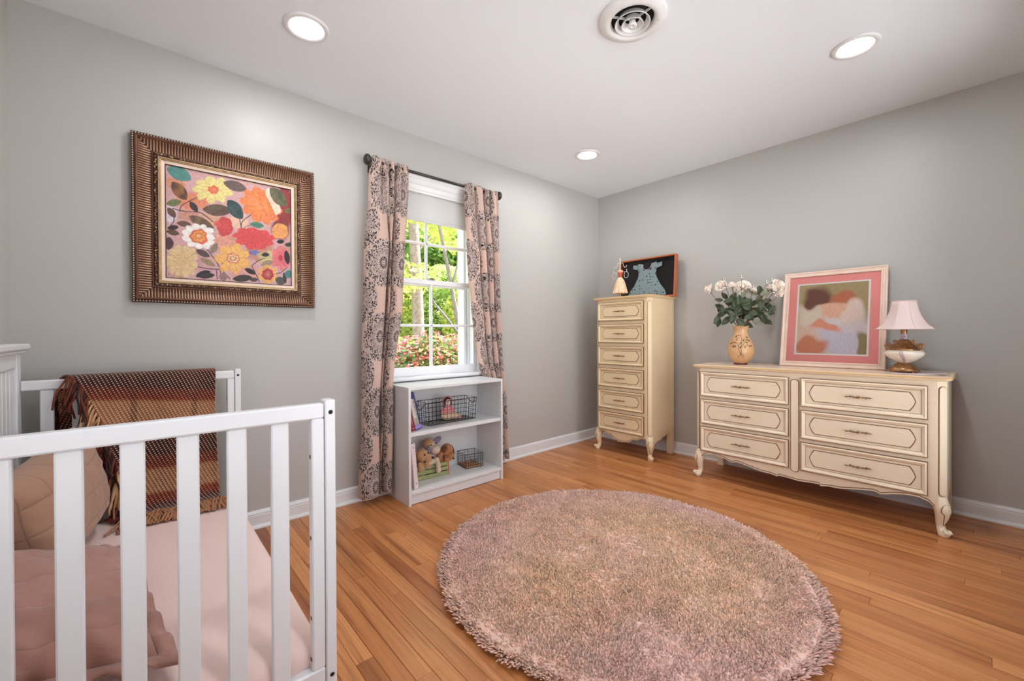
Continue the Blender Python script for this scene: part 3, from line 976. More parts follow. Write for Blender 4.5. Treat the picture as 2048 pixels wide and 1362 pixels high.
# ------------------------------------------------------------------ bookcase
SX0, SX1, SY0, SY1, SH = -2.319, -1.568, -.316, -.028, .727
bc = thing('bookcase', 'low white bookcase with two open shelves under the window', 'bookcase', ((SX0 + SX1) / 2, SY0, 0))
ox, oy = -(SX0 + SX1) / 2, -SY0
def bcx(name, a, b, c, d, e, f, bv=.0012, m=M_melamine):
    mb = MB(); mb.box(a + ox, b + ox, c + oy, d + oy, e, f, bv); return obj(name, mb, m, bc)
M_hole = mat('pin_hole', rgb(120, 118, 116), .8)
sides = []
for a, b in ((SX0, SX0 + .017), (SX1 - .017, SX1)):
    s = bcx('side_panel', a, b, SY0, SY1, 0, SH); sides.append(s)
mb = MB()
for zz in np.arange(.13, .70, .032):
    if abs(zz - .43) < .03 or (zz < .33 and zz > .26): continue
    for yy in (SY0 + .04, SY1 - .05):
        mb.lathe([(.0022, 0), (.0022, .0006), (.0001, .0006)], seg=8)
        k = 24
        for q in range(len(mb.v) - k, len(mb.v)):
            x, y, z = mb.v[q]
            mb.v[q] = (SX1 - .017 - z + ox - .0002, yy + y + oy, zz + x)
obj('pin_holes', mb, M_hole, sides[1])['kind'] = 'stuff'
bcx('top_panel', SX0 + .017, SX1 - .017, SY0 + .0005, SY1, SH - .018, SH - .0005)
bcx('shelf', SX0 + .0175, SX1 - .0175, SY0 + .006, SY1 - .004, .423, .446)
bcx('bottom_shelf', SX0 + .0175, SX1 - .0175, SY0 + .001, SY1 - .004, .066, .086)
bcx('plinth', SX0 + .0175, SX1 - .0175, SY0 + .018, SY0 + .033, .002, .066)
bcx('back_panel', SX0 + .003, SX1 - .003, SY1, SY1 + .003, .05, SH - .003)
ZS, ZB = .446, .086

# ------------------------------------------------------------------ things on the bookcase
def R3(rx=0, ry=0, rz=0):
    return (Matrix.Rotation(math.radians(rz), 3, 'Z') @ Matrix.Rotation(math.radians(ry), 3, 'Y') @ Matrix.Rotation(math.radians(rx), 3, 'X'))

def book(label, loc, tilt, th, hh, dd, cover, title, rz=0, pages=rgb(226, 218, 200), art=None):
    b = thing('book', label, 'book', loc, group='books leaning on the upper shelf', rot=(0, math.radians(tilt), math.radians(rz)))
    mb = MB(); mb.box(.003, th - .003, .004, dd - .003, .003, hh - .003); obj('pages', mb, mat('page_block', pages, .9), b)
    mb = MB()
    mb.box(0, .0025, 0, dd, 0, hh, .0006); mb.box(th - .0025, th, 0, dd, 0, hh, .0006)
    mb.prism([(0, .006), (.004, .0), (th - .004, .0), (th, .006), (th - .0025, .008), (.0025, .008)], 0, hh, plane='xy')
    obj('cover', mb, cover, b)
    for (z0, z1, x0, x1, m) in title:
        mb = MB(); mb.box(x0, x1, -.0008, .0004, z0, z1); obj('spine_label', mb, m, b)
    for a in art or []:
        a(b, th, hh, dd)
    return b
M_blue = mat('cover_blue', rgb(52, 58, 124), .35, var=.3, vscale=20)
M_red = mat('cover_red', rgb(140, 26, 40), .4, var=.15)
M_tanb = mat('cover_tan', rgb(150, 112, 88), .6, var=.2)
M_lab = mat('cover_label', rgb(234, 222, 228), .5)
M_lav = mat('cover_lavender', rgb(150, 132, 206), .4)
t = NT('cover_picture')
vv = t.node('ShaderNodeTexVoronoi'); vv.inputs['Scale'].default_value = 75; t.link(t.coord('Object'), vv.inputs[0])
t.col(t.mix(.35, t.ramp(vv.outputs['Color'], [(0, rgb(60, 110, 110)), (.3, rgb(176, 176, 84)), (.5, rgb(196, 120, 110)), (.7, rgb(214, 206, 190)), (1, rgb(70, 70, 90))]), rgb(120, 160, 150)))
t.set(Roughness=.35)
M_pic = t.m
M_ink = mat('label_ink', rgb(96, 90, 150), .6)
M_pinkink = mat('title_ink', rgb(232, 150, 160), .6)
def blue_art(b, th, hh, dd):
    # picture cover faces the room: a panel of art, a pale title strip with upright letters, a lavender band
    pass
bk = thing('book', 'blue picture-cover book leaning on the upper shelf beside the wire basket', 'book', (-2.238, -.255, ZS), group='books leaning on the upper shelf', rot=(0, math.radians(-14), math.radians(4)))
mb = MB(); mb.box(.0, .042, .003, .17, .002, .236); obj('pages', mb, mat('page_block', rgb(222, 214, 196), .9), bk)
mb = MB()
mb.box(-.003, .0, 0, .173, 0, .24, .0006); mb.box(.042, .045, 0, .173, 0, .24, .0006); mb.box(-.003, .045, -.003, .001, 0, .24, .0008)
obj('cover', mb, M_blue, bk)
mb = MB(); mb.box(.0, .033, -.0038, -.003, .03, .2); obj('cover_picture', mb, M_pic, bk)
mb = MB(); mb.box(.006, .020, -.0046, -.0038, .085, .205); lb = obj('title_strip', mb, M_lab, bk)
mb = MB()
for k, (nm) in enumerate('EDIILOBA'):
    z = .095 + k * .013
    mb.box(.010, .0165, -.0052, -.0046, z, z + .0022)
    if k % 2: mb.box(.010, .0122, -.0052, -.0046, z, z + .008)
    else: mb.box(.0143, .0165, -.0052, -.0046, z, z + .008)
    if k % 3: mb.box(.010, .0165, -.0052, -.0046, z + .0062, z + .008)
obj('letters', mb, M_ink, bk)['kind'] = 'stuff'
mb = MB(); mb.box(.0, .042, -.0042, -.003, .006, .028); obj('cover_band', mb, M_lav, bk)
bk = thing('book', 'thick dark red book with pale spine lettering, leaning beside the blue book', 'book', (-2.272, -.268, ZS), group='books leaning on the upper shelf', rot=(0, math.radians(-13), math.radians(2)))
mb = MB(); mb.box(.002, .026, .003, .13, .002, .150); obj('pages', mb, mat('page_block', rgb(214, 200, 180), .9), bk)
mb = MB(); mb.prism([(0, .13), (0, .004), (.006, -.002), (.022, -.002), (.028, .004), (.028, .13), (.0255, .13), (.0255, .005), (.0025, .005), (.0025, .13)], 0, .153, plane='xy'); obj('cover', mb, M_red, bk)
mb = MB()
for k in range(9):
    z = .04 + k * .0088
    mb.box(.0115, .0165, -.0028, -.002, z, z + .0016); mb.box(.0115 + (k % 2) * .0035, .013 + (k % 2) * .0035, -.0028, -.002, z, z + .0064)
mb.box(.006, .022, -.0028, -.002, .014, .017)
obj('spine_lettering', mb, M_pinkink, bk)['kind'] = 'stuff'
bk = thing('book', 'thin tan book at the far left of the upper shelf', 'book', (-2.293, -.262, ZS), group='books leaning on the upper shelf', rot=(0, math.radians(-6), 0))
mb = MB(); mb.box(.0015, .0115, .003, .15, .002, .20); obj('pages', mb, mat('page_block', rgb(214, 200, 180), .9), bk)
mb = MB(); mb.box(0, .0015, 0, .153, 0, .203); mb.box(.0115, .013, 0, .153, 0, .203); mb.box(0, .013, -.0015, .001, 0, .203); obj('cover', mb, M_tanb, bk)
bk = thing('binder', 'pale pink upright binder with dark rivets on the lower shelf', 'binder', (-2.262, -.285, ZB), rot=(0, math.radians(-5), math.radians(3)))
M_pink = mat('pale_pink_board', rgb(228, 208, 208), .6, var=.06)
mb = MB(); mb.box(-.003, .003, .003, .2, .002, .285); mb.box(.022, .026, .003, .2, .002, .285); mb.box(-.003, .026, -.002, .004, .0, .288, .002); obj('cover', mb, M_pink, bk)
mb = MB(); mb.box(.003, .022, .006, .195, .006, .275); obj('pages', mb, bpy.data.materials['page_block'], bk)
for z in (.035, .262):
    mb = MB(); mb.ell((.012, -.0025, z), (.0035, .0014, .0035), 10, 5); obj('rivet', mb, M_black, bk)

def wire_basket(root, w, d, h, nx, ny, nz, r, flare=0.0, rimr=None, name='mesh'):
    """open wire basket, local footprint centred"""
    rimr = rimr or r * 1.5
    def P(a, b, c):
        s = 1 + flare * c
        return (a * w / 2 * s, b * d / 2 * s, c * h + r)
    for side, (nn, f) in {'front': (nx, lambda a, c: P(a, -1, c)), 'back': (nx, lambda a, c: P(a, 1, c)), 'left': (ny, lambda a, c: P(-1, a, c)), 'right': (ny, lambda a, c: P(1, a, c))}.items():
        mb = MB()
        for k in range(nn + 1):
            a = -1 + 2 * k / nn
            mb.tube([f(a, 0), f(a, .5), f(a, 1)], r, 5)
        for k in range(1, nz):
            mb.tube([f(-1, k / nz), f(0, k / nz), f(1, k / nz)], r, 5)
        obj(side + '_mesh', mb, M_wire, root)
    mb = MB()
    for k in range(nx + 1):
        a = -1 + 2 * k / nx; mb.tube([P(a, -1, 0), P(a, 1, 0)], r, 5)
    for k in range(ny + 1):
        a = -1 + 2 * k / ny; mb.tube([P(-1, a, 0), P(1, a, 0)], r, 5)
    obj('base_mesh', mb, M_wire, root)
    mb = MB()
    for c in (0, 1):
        mb.tube([P(-1, -1, c), P(1, -1, c), P(1, 1, c), P(-1, 1, c)], rimr, 6, closed=True)
    for a in (-1, 1):
        for b in (-1, 1): mb.tube([P(a, b, 0), P(a, b, 1)], rimr, 6)
    obj('rim', mb, M_wire, root)

wb = thing('wire_basket', 'large dark wire basket with loop handles on the upper shelf', 'basket', (-1.925, -.135, ZS), rz=math.radians(1.5))
wire_basket(wb, .385, .135, .150, 13, 5, 5, .0013, .05, .0022)
for sx in (-1, 1):
    mb = MB()
    pts = [(sx * (.203 + .022 * math.sin(a)), -.05 + .1 * (a / PI), .15 - .05 * math.sin(a)) for a in np.linspace(0, PI, 15)]
    mb.tube(pts, .0022, 6); obj('handle', mb, M_wire, wb)
sb = thing('wire_basket', 'small square black wire basket with a wooden bottom on the lower shelf', 'basket', (-1.718, -.118, ZB), rz=math.radians(-9))
wire_basket(sb, .138, .135, .098, 7, 7, 5, .0010, .0, .0020)
mb = MB(); mb.box(-.066, .066, -.064, .064, .003, .012, .001); obj('wooden_bottom', mb, mat('basket_wood', rgb(176, 128, 92), .7, var=.2, vscale=40), sb)
mb = MB(); mb.tube([(.03 * math.cos(a), -.0685, .075 + .03 * math.sin(a)) for a in np.linspace(PI, 2 * PI, 12)], .0014, 6); obj('handle', mb, M_wire, sb)

# green crate
gc = thing('crate', 'small green slatted wooden crate holding plush puppies on the lower shelf', 'crate', (-2.062, -.125, ZB), rz=math.radians(-4))
M_green = mat('green_slat', rgb(160, 164, 110), .7, c2=rgb(136, 142, 94), vscale=30, bump=.2, bscale=80)
M_redend = mat('crate_red', rgb(206, 84, 56), .6)
for k in range(3):
    z = .004 + k * .031
    for y in (-.052, .048):
        mb = MB(); mb.box(-.118, .118, y, y + .005, z, z + .025, .001); obj('slat', mb, M_green, gc)
for x in (-.114, .106):
    mb = MB(); mb.box(x, x + .007, -.047, .047, .002, .095, .001); obj('end_panel', mb, M_redend if x > 0 else M_green, gc)
mb = MB(); mb.box(.113, .119, -.054, -.049, .002, .095, .001); obj('corner_strip', mb, M_redend, gc)
mb = MB(); mb.box(-.105, .105, -.047, .047, .0, .004); obj('crate_floor', mb, M_green, gc)

def plush_mat(name, c, c2):
    t = NT(name)
    n = t.noise(70, 4, .7, t.coord('Object'))
    t.col(t.mix(t.math('MULTIPLY_ADD', n, 2, -.5, clamp=True), c, c2)); t.set(Roughness=.95)
    t.b.inputs['Sheen Weight'].default_value = .4; t.b.inputs['Specular IOR Level'].default_value = .1
    t.bump(t.noise(260, 3, .7, t.coord('Object')), .9, .004)
    return t.m
M_tanfur = plush_mat('tan_plush', rgb(212, 164, 118), rgb(184, 134, 90))
M_creamfur = plush_mat('cream_plush', rgb(226, 204, 182), rgb(202, 176, 152))
M_brownfur = plush_mat('brown_plush', rgb(196, 132, 84), rgb(164, 102, 60))
M_darkfur = plush_mat('dark_plush', rgb(116, 66, 42), rgb(90, 48, 30))
M_greyfur = plush_mat('grey_plush', rgb(152, 144, 162), rgb(120, 112, 132))
M_eye = mat('bead_eye', (.01, .008, .008, 1), .12)

def remeshed(name, ells, m, parent, vox=.004, sm=6):
    mb = MB()
    for c, r, *ro in ells: mb.ell(c, r, 14, 10, rot=(R3(*ro[0]) if ro else None))
    o = obj(name, mb, m, parent)
    a = o.modifiers.new('r', 'REMESH'); a.mode = 'VOXEL'; a.voxel_size = vox; a.use_smooth_shade = True
    b = o.modifiers.new('s', 'SMOOTH'); b.iterations = sm; b.factor = .6
    return o
def beads(name, pts, r, parent, m=None):
    for p in pts:
        mb = MB(); mb.ell(p, r, 10, 7); obj(name, mb, m or M_eye, parent)
# puppy 1, tan, at the left, looking right and down
p1 = thing('plush_puppy', 'tan plush puppy at the left end of the green crate', 'stuffed toy', (-2.135, -.15, ZB + .012), group='plush puppies in the green crate')
remeshed('body', [((0, .01, .055), (.035, .032, .055)), ((.0, -.0, .15), (.044, .042, .042)), ((.03, -.03, .128), (.028, .03, .024)), ((-.028, -.022, .078), (.016, .018, .034)), ((.022, -.026, .085), (.016, .018, .03))], M_tanfur, p1)
remeshed('ear', [((-.036, .012, .15), (.010, .018, .034))], M_tanfur, p1, .003)
remeshed('ear', [((.026, .028, .162), (.012, .014, .03))], M_tanfur, p1, .003)
beads('eye', [(-.004, -.043, .160), (.030, -.030, .166)], .0058, p1)
beads('nose', [(.047, -.058, .136)], (.0085), p1)
# puppy 2, cream with grey ears, in the middle, one paw over the crate
p2 = thing('plush_puppy', 'cream plush puppy with grey ears and one paw hanging over the crate front', 'stuffed toy', (-2.055, -.125, ZB + .012), group='plush puppies in the green crate')
remeshed('body', [((0, .01, .06), (.036, .032, .06)), ((-.005, 0, .195), (.042, .040, .040)), ((.012, -.04, .172), (.034, .034, .032)), ((0, .0, .13), (.03, .03, .03)), ((.012, -.06, .10), (.018, .02, .026)), ((.010, -.082, .075), (.017, .016, .03)), ((.010, -.086, .045), (.018, .017, .022)), ((-.03, -.045, .098), (.034, .024, .022))], M_creamfur, p2)
remeshed('head_patch', [((-.014, .004, .212), (.040, .038, .032))], M_tanfur, p2)
remeshed('ear', [((-.036, -.034, .168), (.014, .014, .040), (0, 8, 0))], M_greyfur, p2, .003)
remeshed('ear', [((.050, .0, .222), (.040, .014, .022), (0, -28, 0))], M_greyfur, p2, .003)
beads('eye', [(-.016, -.038, .207), (.02, -.036, .214)], .0045, p2)
# puppy 3, brown with dark ears at the right, head bowed
p3 = thing('plush_puppy', 'ginger brown plush puppy with dark ears bowing at the crate right end', 'stuffed toy', (-1.955, -.14, ZB + .012), group='plush puppies in the green crate')
remeshed('body', [((-.02, .01, .06), (.045, .032, .05)), ((.012, -.012, .15), (.044, .042, .045)), ((.022, -.045, .112), (.028, .028, .026)), ((-.045, -.01, .12), (.020, .022, .036), (0, 20, 0)), ((.0, -.04, .09), (.028, .02, .018))], M_brownfur, p3)
remeshed('ear', [((-.018, -.038, .166), (.026, .012, .026), (0, 20, 0))], M_darkfur, p3, .003)
remeshed('ear', [((.060, -.012, .135), (.010, .018, .042), (0, -12, 0))], M_darkfur, p3, .003)
beads('eye', [(.012, -.066, .138)], .0048, p3)
beads('nose', [(.026, -.073, .100)], .0065, p3)

# rag doll in the basket
rd = thing('rag_doll', 'rag doll in a pink bonnet sitting in the large wire basket', 'doll', (-1.93, -.135, ZS + .004))
M_skin = mat('doll_cloth', rgb(232, 204, 190), .9)
M_bonnet = mat('bonnet_pink', rgb(216, 160, 166), .9, var=.2, vscale=60)
M_rose = mat('doll_rose', rgb(196, 96, 104), .9, c2=rgb(226, 160, 160), vscale=90)
M_lace = mat('doll_lace', rgb(222, 196, 170), .9, c2=rgb(190, 150, 120), vscale=70, bump=.4, bscale=150)
M_hairb = mat('doll_hair', rgb(70, 32, 30), .9, bump=.5, bscale=200)
remeshed('head', [((0, -.012, .125), (.021, .020, .026))], M_skin, rd, .0025, 3)
remeshed('hair', [((0, 0, .130), (.029, .022, .031)), ((-.024, -.008, .112), (.008, .010, .022)), ((.024, -.008, .112), (.008, .010, .022))], M_hairb, rd, .0025, 3)
mb = MB()
mb.grid(48, 5, lambda a, b: ((.030 + .010 * b) * math.cos(a * 2 * PI) * (1 + .06 * math.sin(a * 2 * PI * 14) * b), -.006 - .012 * b + .004 * math.sin(a * 2 * PI * 14) * b, .133 + (.032 + .010 * b) * math.sin(a * 2 * PI)), wrapu=True)
mb.grid(24, 7, lambda a, b: ((.031 * math.cos(b * PI / 2)) * math.cos(a * 2 * PI), .03 * math.sin(b * PI / 2), .133 + .033 * math.cos(b * PI / 2) * math.sin(a * 2 * PI)), wrapu=True)
o = obj('bonnet', mb, M_bonnet, rd); o.modifiers.new('s', 'SOLIDIFY').thickness = .002
remeshed('bodice', [((0, 0, .075), (.026, .020, .030)), ((-.03, -.006, .070), (.020, .015, .028), (0, 35, 0)), ((.034, -.006, .070), (.024, .015, .024), (0, -50, 0))], M_rose, rd, .003, 3)
remeshed('skirt', [((.01, -.008, .030), (.062, .034, .028)), ((.06, -.012, .022), (.050, .026, .018))], M_lace, rd, .003, 3)
remeshed('hand', [((-.048, -.018, .040), (.010, .009, .010))], M_skin, rd, .0025, 3)
remeshed('hand', [((.055, -.024, .048), (.010, .009, .010))], M_skin, rd, .0025, 3)
remeshed('foot', [((.098, -.020, .014), (.018, .012, .012))], M_rose, rd, .0025, 3)
for sx in (-1, 1):
    mb = MB(); mb.ell((sx * .008, -.031, .128), (.0022, .0012, .0026), 8, 5); obj('eye', mb, M_eye, rd)
mb = MB(); mb.tube([(-.004, -.0315, .114), (0, -.032, .1125), (.004, -.0315, .114)], .0009, 5); obj('mouth', mb, M_rose, rd)

# ------------------------------------------------------------------ crib
YN, YF = -1.517, -.166
cr = thing('crib', 'white slatted wooden crib with its front rail removed', 'crib', (-3.54, -.85, 0))
ox, oy = 3.54, .85
def cb(name, a, b, c, d, e, f, bv=.003, m=None, parent=None):
    mb = MB(); mb.box(a + ox, b + ox, c + oy, d + oy, e, f, bv); return obj(name, mb, m or M_crib, parent or cr)
def end_panel(y0, y1):
    cb('rail', -3.885, -3.186, y0, y1, .838, .876, .004)
    cb('rail', -3.885, -3.186, y0, y1, .125, .199, .004)
    po = cb('post', -3.1855, -3.160, y0 - .004, y1 + .006, 0, .884, .0025)
    k = 0
    x = -3.835
    while x < -3.25:
        cb('slat', x, x + .0385, y0 + .006, y1 - .006, .199, .838, .003); x += .0882
    cb('stile', -3.217, -3.1862, y0 + .001, y1 - .001, .199, .838, .003)
    for z in (.853, .175):
        mb = MB()
        mb.M = Matrix.Translation((-3.1725 + ox, y0 - .0042 + oy, z)) @ Matrix.Rotation(PI / 2, 4, 'X')
        mb.lathe([(.0058, 0), (.0058, .0006), (.0045, .0008)], seg=18); obj('bolt_ring', mb, bpy.data.materials.get('bolt_metal') or mat('bolt_metal', rgb(130, 130, 128), .3, metal=.8), po)
        mb = MB(); mb.M = Matrix.Translation((-3.1725 + ox, y0 - .0046 + oy, z)) @ Matrix.Rotation(PI / 2, 4, 'X')
        mb.lathe([(.0046, .0002), (.0001, .0002)], seg=16); obj('bolt_hole', mb, M_black, po)
    mb = MB()
    for z in (.742, .535, .33, .225):
        mb.M = Matrix.Translation((-3.2172 + ox, (y0 + y1) / 2 + oy, z)) @ Matrix.Rotation(-PI / 2, 4, 'Y')
        mb.lathe([(.0052, .0), (.0052, .0008), (.0001, .0008)], seg=14)
    obj('insert_holes', mb, mat('insert_metal', rgb(96, 96, 96), .4, metal=.6), cr)['kind'] = 'stuff'
end_panel(YN, YN + .030)
end_panel(YF, YF + .030)
# tall back panel along the left wall
cb('back_stile', -3.925, -3.886, -.205, -.135, 0, .985, .004)
cb('back_stile', -3.925, -3.886, -1.553, -1.483, 0, .985, .004)
cb('back_rail', -3.922, -3.888, -1.483, -.205, .93, .985, .003)
cb('back_rail', -3.922, -3.888, -1.483, -.205, .12, .19, .003)
cb('cap_rail', -3.930, -3.862, -1.575, -.112, .998, 1.022, .006)
cb('cap_moulding', -3.928, -3.874, -1.562, -.125, .985, .998, .003)
y = -1.48
while y < -.23:
    y2 = min(y + .058, -.206)
    cb('back_board', -3.914, -3.896, y, y2 - .003, .19, .93, .004); y = y2 + .0
cb('support_rail', -3.215, -3.188, -1.486, -.168, .105, .155, .003)
cb('support_board', -3.885, -3.215, -1.484, -.170, .135, .150, .002)

# mattress
M_sheet = NT('fitted_sheet')
t = M_sheet
n = t.noise(3, 3, .5, t.coord('Object'))
t.col(t.mix(n, rgb(232, 206, 196), rgb(226, 200, 194))); t.set(Roughness=.8); t.b.inputs['Sheen Weight'].default_value = .15
n2 = t.noise(1, 4, .55, t.mapping(t.coord('Object'), (5, 2.0, 3), rot=(0, 0, .5)), 1.4)
t.bump(n2, .35, .02)
M_sheet = t.m
mt = thing('mattress', 'crib mattress with a pale pink fitted sheet', 'mattress', (-3.53, -.835, .152))
def cushion(nu, nv, a, b, h, ex=5.0, z0=0., wr=.004, seed=0, flat=.0):
    """closed superellipse pad lying in xy, thickness h"""
    mb = MB()
    def fn(top):
        def f(u, v):
            x, y = 2 * u - 1, 2 * v - 1
            e = max(0, (1 - abs(x) ** ex) * (1 - abs(y) ** ex))
            zz = h / 2 * e ** .5
            nz = mnoise.noise(Vector((x * a * 9 + seed, y * b * 9, seed))) * wr
            xs = x * a; ys = y * b
            return (xs, ys, z0 + (zz + nz * (e > .01)) * (1 if top else -1 + flat))
        return f
    def rem(q):
        return .5 - .5 * math.cos(PI * q)
    mb.grid(nu, nv, lambda u, v: fn(True)(rem(u), rem(v)))
    mb.grid(nu, nv, lambda u, v: fn(False)(rem(u), rem(v)), flip=True)
    return mb
mb = cushion(70, 110, .343, .662, .140, 14, .070, .0015)
obj('fitted_sheet', mb, M_sheet, mt)

def pillow(name, label, loc, rot, a, b, h, m, seed, flange=0, seam=None, ex=2.6, wr=.012):
    p = thing(name, label, 'pillow', loc, rot=rot)
    mb = MB()
    def f(top):
        def g(u, v):
            x, y = 2 * (.5 - .5 * math.cos(PI * u)) - 1, 2 * (.5 - .5 * math.cos(PI * v)) - 1
            e = max(0, (1 - abs(x) ** ex) * (1 - abs(y) ** ex))
            pinch = 1 - .05 * (abs(x * y)) ** 2 - .06 * (1 - abs(x) ** 2) * (abs(y) > .98) * 0
            k = 1 - .07 * (1 - x * x) * abs(y) ** 4 - 0
            k2 = 1 - .07 * (1 - y * y) * abs(x) ** 4
            nz = mnoise.noise(Vector((x * 2.2 + seed, y * 2.2, seed * 1.3))) * wr + mnoise.noise(Vector((x * 6 + seed, y * 5, seed))) * wr * .45
            return (x * a * k2, y * b * k, (h / 2 * e ** .55 + nz * min(1, e * 4)) * (1 if top else -1))
        return g
    mb.grid(44, 44, f(True)); mb.grid(44, 44, f(False), flip=True)
    obj('pillow_cover', mb, m, p)
    if flange:
        mb = MB()
        n = 160
        def bnd(t, off, zz):
            s = t * 4 % 4; k = int(s); q = s - k; q = 2 * q - 1
            x, y = ((q, -1), (1, q), (-q, 1), (-1, -q))[k]
            kk = 1 - .07 * (1 - x * x) * abs(y) ** 4; k2 = 1 - .07 * (1 - y * y) * abs(x) ** 4
            X, Y = x * a * k2, y * b * kk
            dx = (0, 1, 0, -1)[k]; dy = (-1, 0, 1, 0)[k]
            if abs(abs(x) - 1) < .03 and abs(abs(y) - 1) < .03: dx, dy = (1 if x > 0 else -1), (1 if y > 0 else -1)
            return (X + dx * off, Y + dy * off, zz + .007 * math.sin(t * 2 * PI * 23) * off / flange)
        mb.grid(n, 3, lambda u, v: bnd(u, v * flange, 0.0), wrapu=True)
        o = obj('flange', mb, m, p); o.modifiers.new('s', 'SOLIDIFY').thickness = .004
    return p
t = NT('quilted_taupe')
co = t.coord('Object')
sp = t.node('ShaderNodeSeparateXYZ'); t.link(co, sp.inputs[0])
def ql(s, p): return t.math('ABSOLUTE', t.math('SINE', t.math('MULTIPLY', s, PI / p)))
qq = t.math('MINIMUM', ql(sp.outputs[0], .088), ql(sp.outputs[1], .088))
line = t.math('MULTIPLY_ADD', qq, 9.0, 0.0, clamp=True)
t.col(t.mix(line, rgb(146, 112, 92), t.mix(t.noise(6, 3, .5, co), rgb(170, 132, 108), rgb(154, 116, 94)))); t.set(Roughness=.85)
t.b.inputs['Sheen Weight'].default_value = .2
hh = t.math('ADD', t.math('POWER', qq, .35), t.math('MULTIPLY', t.noise(14, 3, .6, co), .35))
t.bump(hh, .55, .008)
M_quilt = t.m
pillow('pillow', 'large taupe quilted pillow standing against the crib back panel', (-3.757, -.545, .492), tuple((Matrix.Rotation(math.radians(-13), 3, 'Z') @ Matrix.Rotation(math.radians(80), 3, 'Y') @ Matrix.Rotation(math.radians(7), 3, 'Z')).to_euler()), .178, .290, .20, M_quilt, 3)
t = NT('mauve_quilt')
co = t.coord('Object')
sp = t.node('ShaderNodeSeparateXYZ'); t.link(co, sp.inputs[0])
qq = t.math('ABSOLUTE', t.math('SINE', t.math('MULTIPLY', sp.outputs[1], PI / .11)))
t.col(t.mix(t.noise(4, 3, .5, co), rgb(170, 124, 110), rgb(150, 104, 92))); t.set(Roughness=.75)
t.b.inputs['Sheen Weight'].default_value = .3
t.bump(t.math('ADD', t.math('POWER', qq, .3), t.math('MULTIPLY', t.noise(7, 4, .6, co, 1.0), 1.2)), .5, .012)
M_mauve = t.m
pillow('pillow', 'dusty mauve pillow with a ruffled edge lying at the near end of the mattress', (-3.715, -1.17, .405), (math.radians(5), math.radians(13), math.radians(8)), .175, .285, .17, M_mauve, 8, flange=.035, wr=.016)

# woven throw over the far rail
th = thing('throw_blanket', 'plaid brown and rust woven throw with fringe draped over the far crib rail', 'blanket', (-3.52, -.15, .88))
t = NT('woven_throw')
uvn = t.node('ShaderNodeUVMap', uv_map='UVMap'); sp = t.node('ShaderNodeSeparateXYZ'); t.link(uvn.outputs[0], sp.inputs[0])

u_, v_ = sp.outputs[0], sp.outputs[1]
K = 2 * PI / .0150
ws = t.math('MULTIPLY', t.math('SINE', t.math('MULTIPLY', t.math('ADD', u_, t.math('MULTIPLY', v_, .5)), K)), t.math('SINE', t.math('MULTIPLY', t.math('SUBTRACT', v_, t.math('MULTIPLY', u_, .1)), K)))
dots = t.math('MULTIPLY_ADD', ws, 4.0, -1.5, clamp=True)
vb = t.math('FRACT', t.math('MULTIPLY', t.math('SUBTRACT', v_, .058), 1 / .285))
basew = t.ramp(vb, [(0, rgb(58, 30, 28)), (.22, rgb(50, 27, 27)), (.28, rgb(86, 36, 28)), (.36, rgb(92, 40, 30)), (.42, rgb(110, 52, 36)), (.46, rgb(150, 104, 74)), (.76, rgb(154, 108, 78)), (.80, rgb(118, 52, 36)), (.90, rgb(100, 42, 32)), (.95, rgb(58, 30, 30))])
ub = t.math('FRACT', t.math('MULTIPLY', u_, 1 / .21))
basew = t.mix(t.math('MULTIPLY', t.math('LESS_THAN', ub, .10), .55), basew, rgb(70, 40, 32))
weft = t.ramp(vb, [(0, rgb(206, 168, 140)), (.2, rgb(206, 168, 140)), (.40, rgb(190, 116, 86)), (.5, rgb(214, 172, 134)), (.72, rgb(214, 172, 134)), (.82, rgb(196, 112, 80)), (1, rgb(206, 168, 140))])
t.col(t.mix(dots, basew, weft)); t.set(Roughness=.95); t.b.inputs['Sheen Weight'].default_value = .2
t.b.inputs['Specular IOR Level'].default_value = .1
t.bump(ws, .8, .003)
M_throw = t.m
path = [(-.112, .62), (-.116, .76), (-.120, .862), (-.132, .889), (-.152, .892), (-.172, .888), (-.186, .866), (-.194, .80), (-.200, .70), (-.206, .58), (-.214, .47), (-.226, .39), (-.244, .335), (-.268, .312), (-.300, .306), (-.345, .303)]
pf = catmull([(0, a, b) for a, b in path], 6)
cum = [0]
for a, b in zip(pf, pf[1:]): cum.append(cum[-1] + (b - a).length)
xlz = [(0, -3.80), (.25, -3.79), (.29, -3.765), (.36, -3.72), (.50, -3.665), (.70, -3.615), (.95, -3.60), (1.1, -3.59)]
V = []; UV = []
nu = 46
for j, q in enumerate(pf):
    s = cum[j]
    xl = np.interp(s, [a for a, b in xlz], [b for a, b in xlz]); xr = -3.268 + .004 * math.sin(s * 9)
    for i in range(nu):
        a = i / (nu - 1)
        x = xl + (xr - xl) * a
        wv = .010 * math.sin(a * 11 + s * 2) * min(1, max(0, s - .32) * 5) + .006 * mnoise.noise(Vector((a * 5, s * 5, 1)))
        edge = .014 * math.exp(-a * 14) + .008 * math.exp(-(1 - a) * 20)
        V.append((x + 3.52, min(q.y - wv * (s > .3) - edge * (s > .3), q.y + .003) + .15, q.z + (.010 * max(0, mnoise.noise(Vector((a * 7, s * 6, 4)))) if s > .98 else 0) - .88))
        UV.append((x, s + (1 - a) * .10 * max(0, .9 - s)))
I = np.arange(nu * len(pf)).reshape(len(pf), nu)
Q = np.stack([I[:-1, :-1].ravel(), I[1:, :-1].ravel(), I[1:, 1:].ravel(), I[:-1, 1:].ravel()], 1)
o = obj('woven_cloth', fast_mesh('woven_cloth', V, Q), M_throw, th); setuv(o, UV)
o.modifiers.new('s', 'SOLIDIFY').thickness = .006
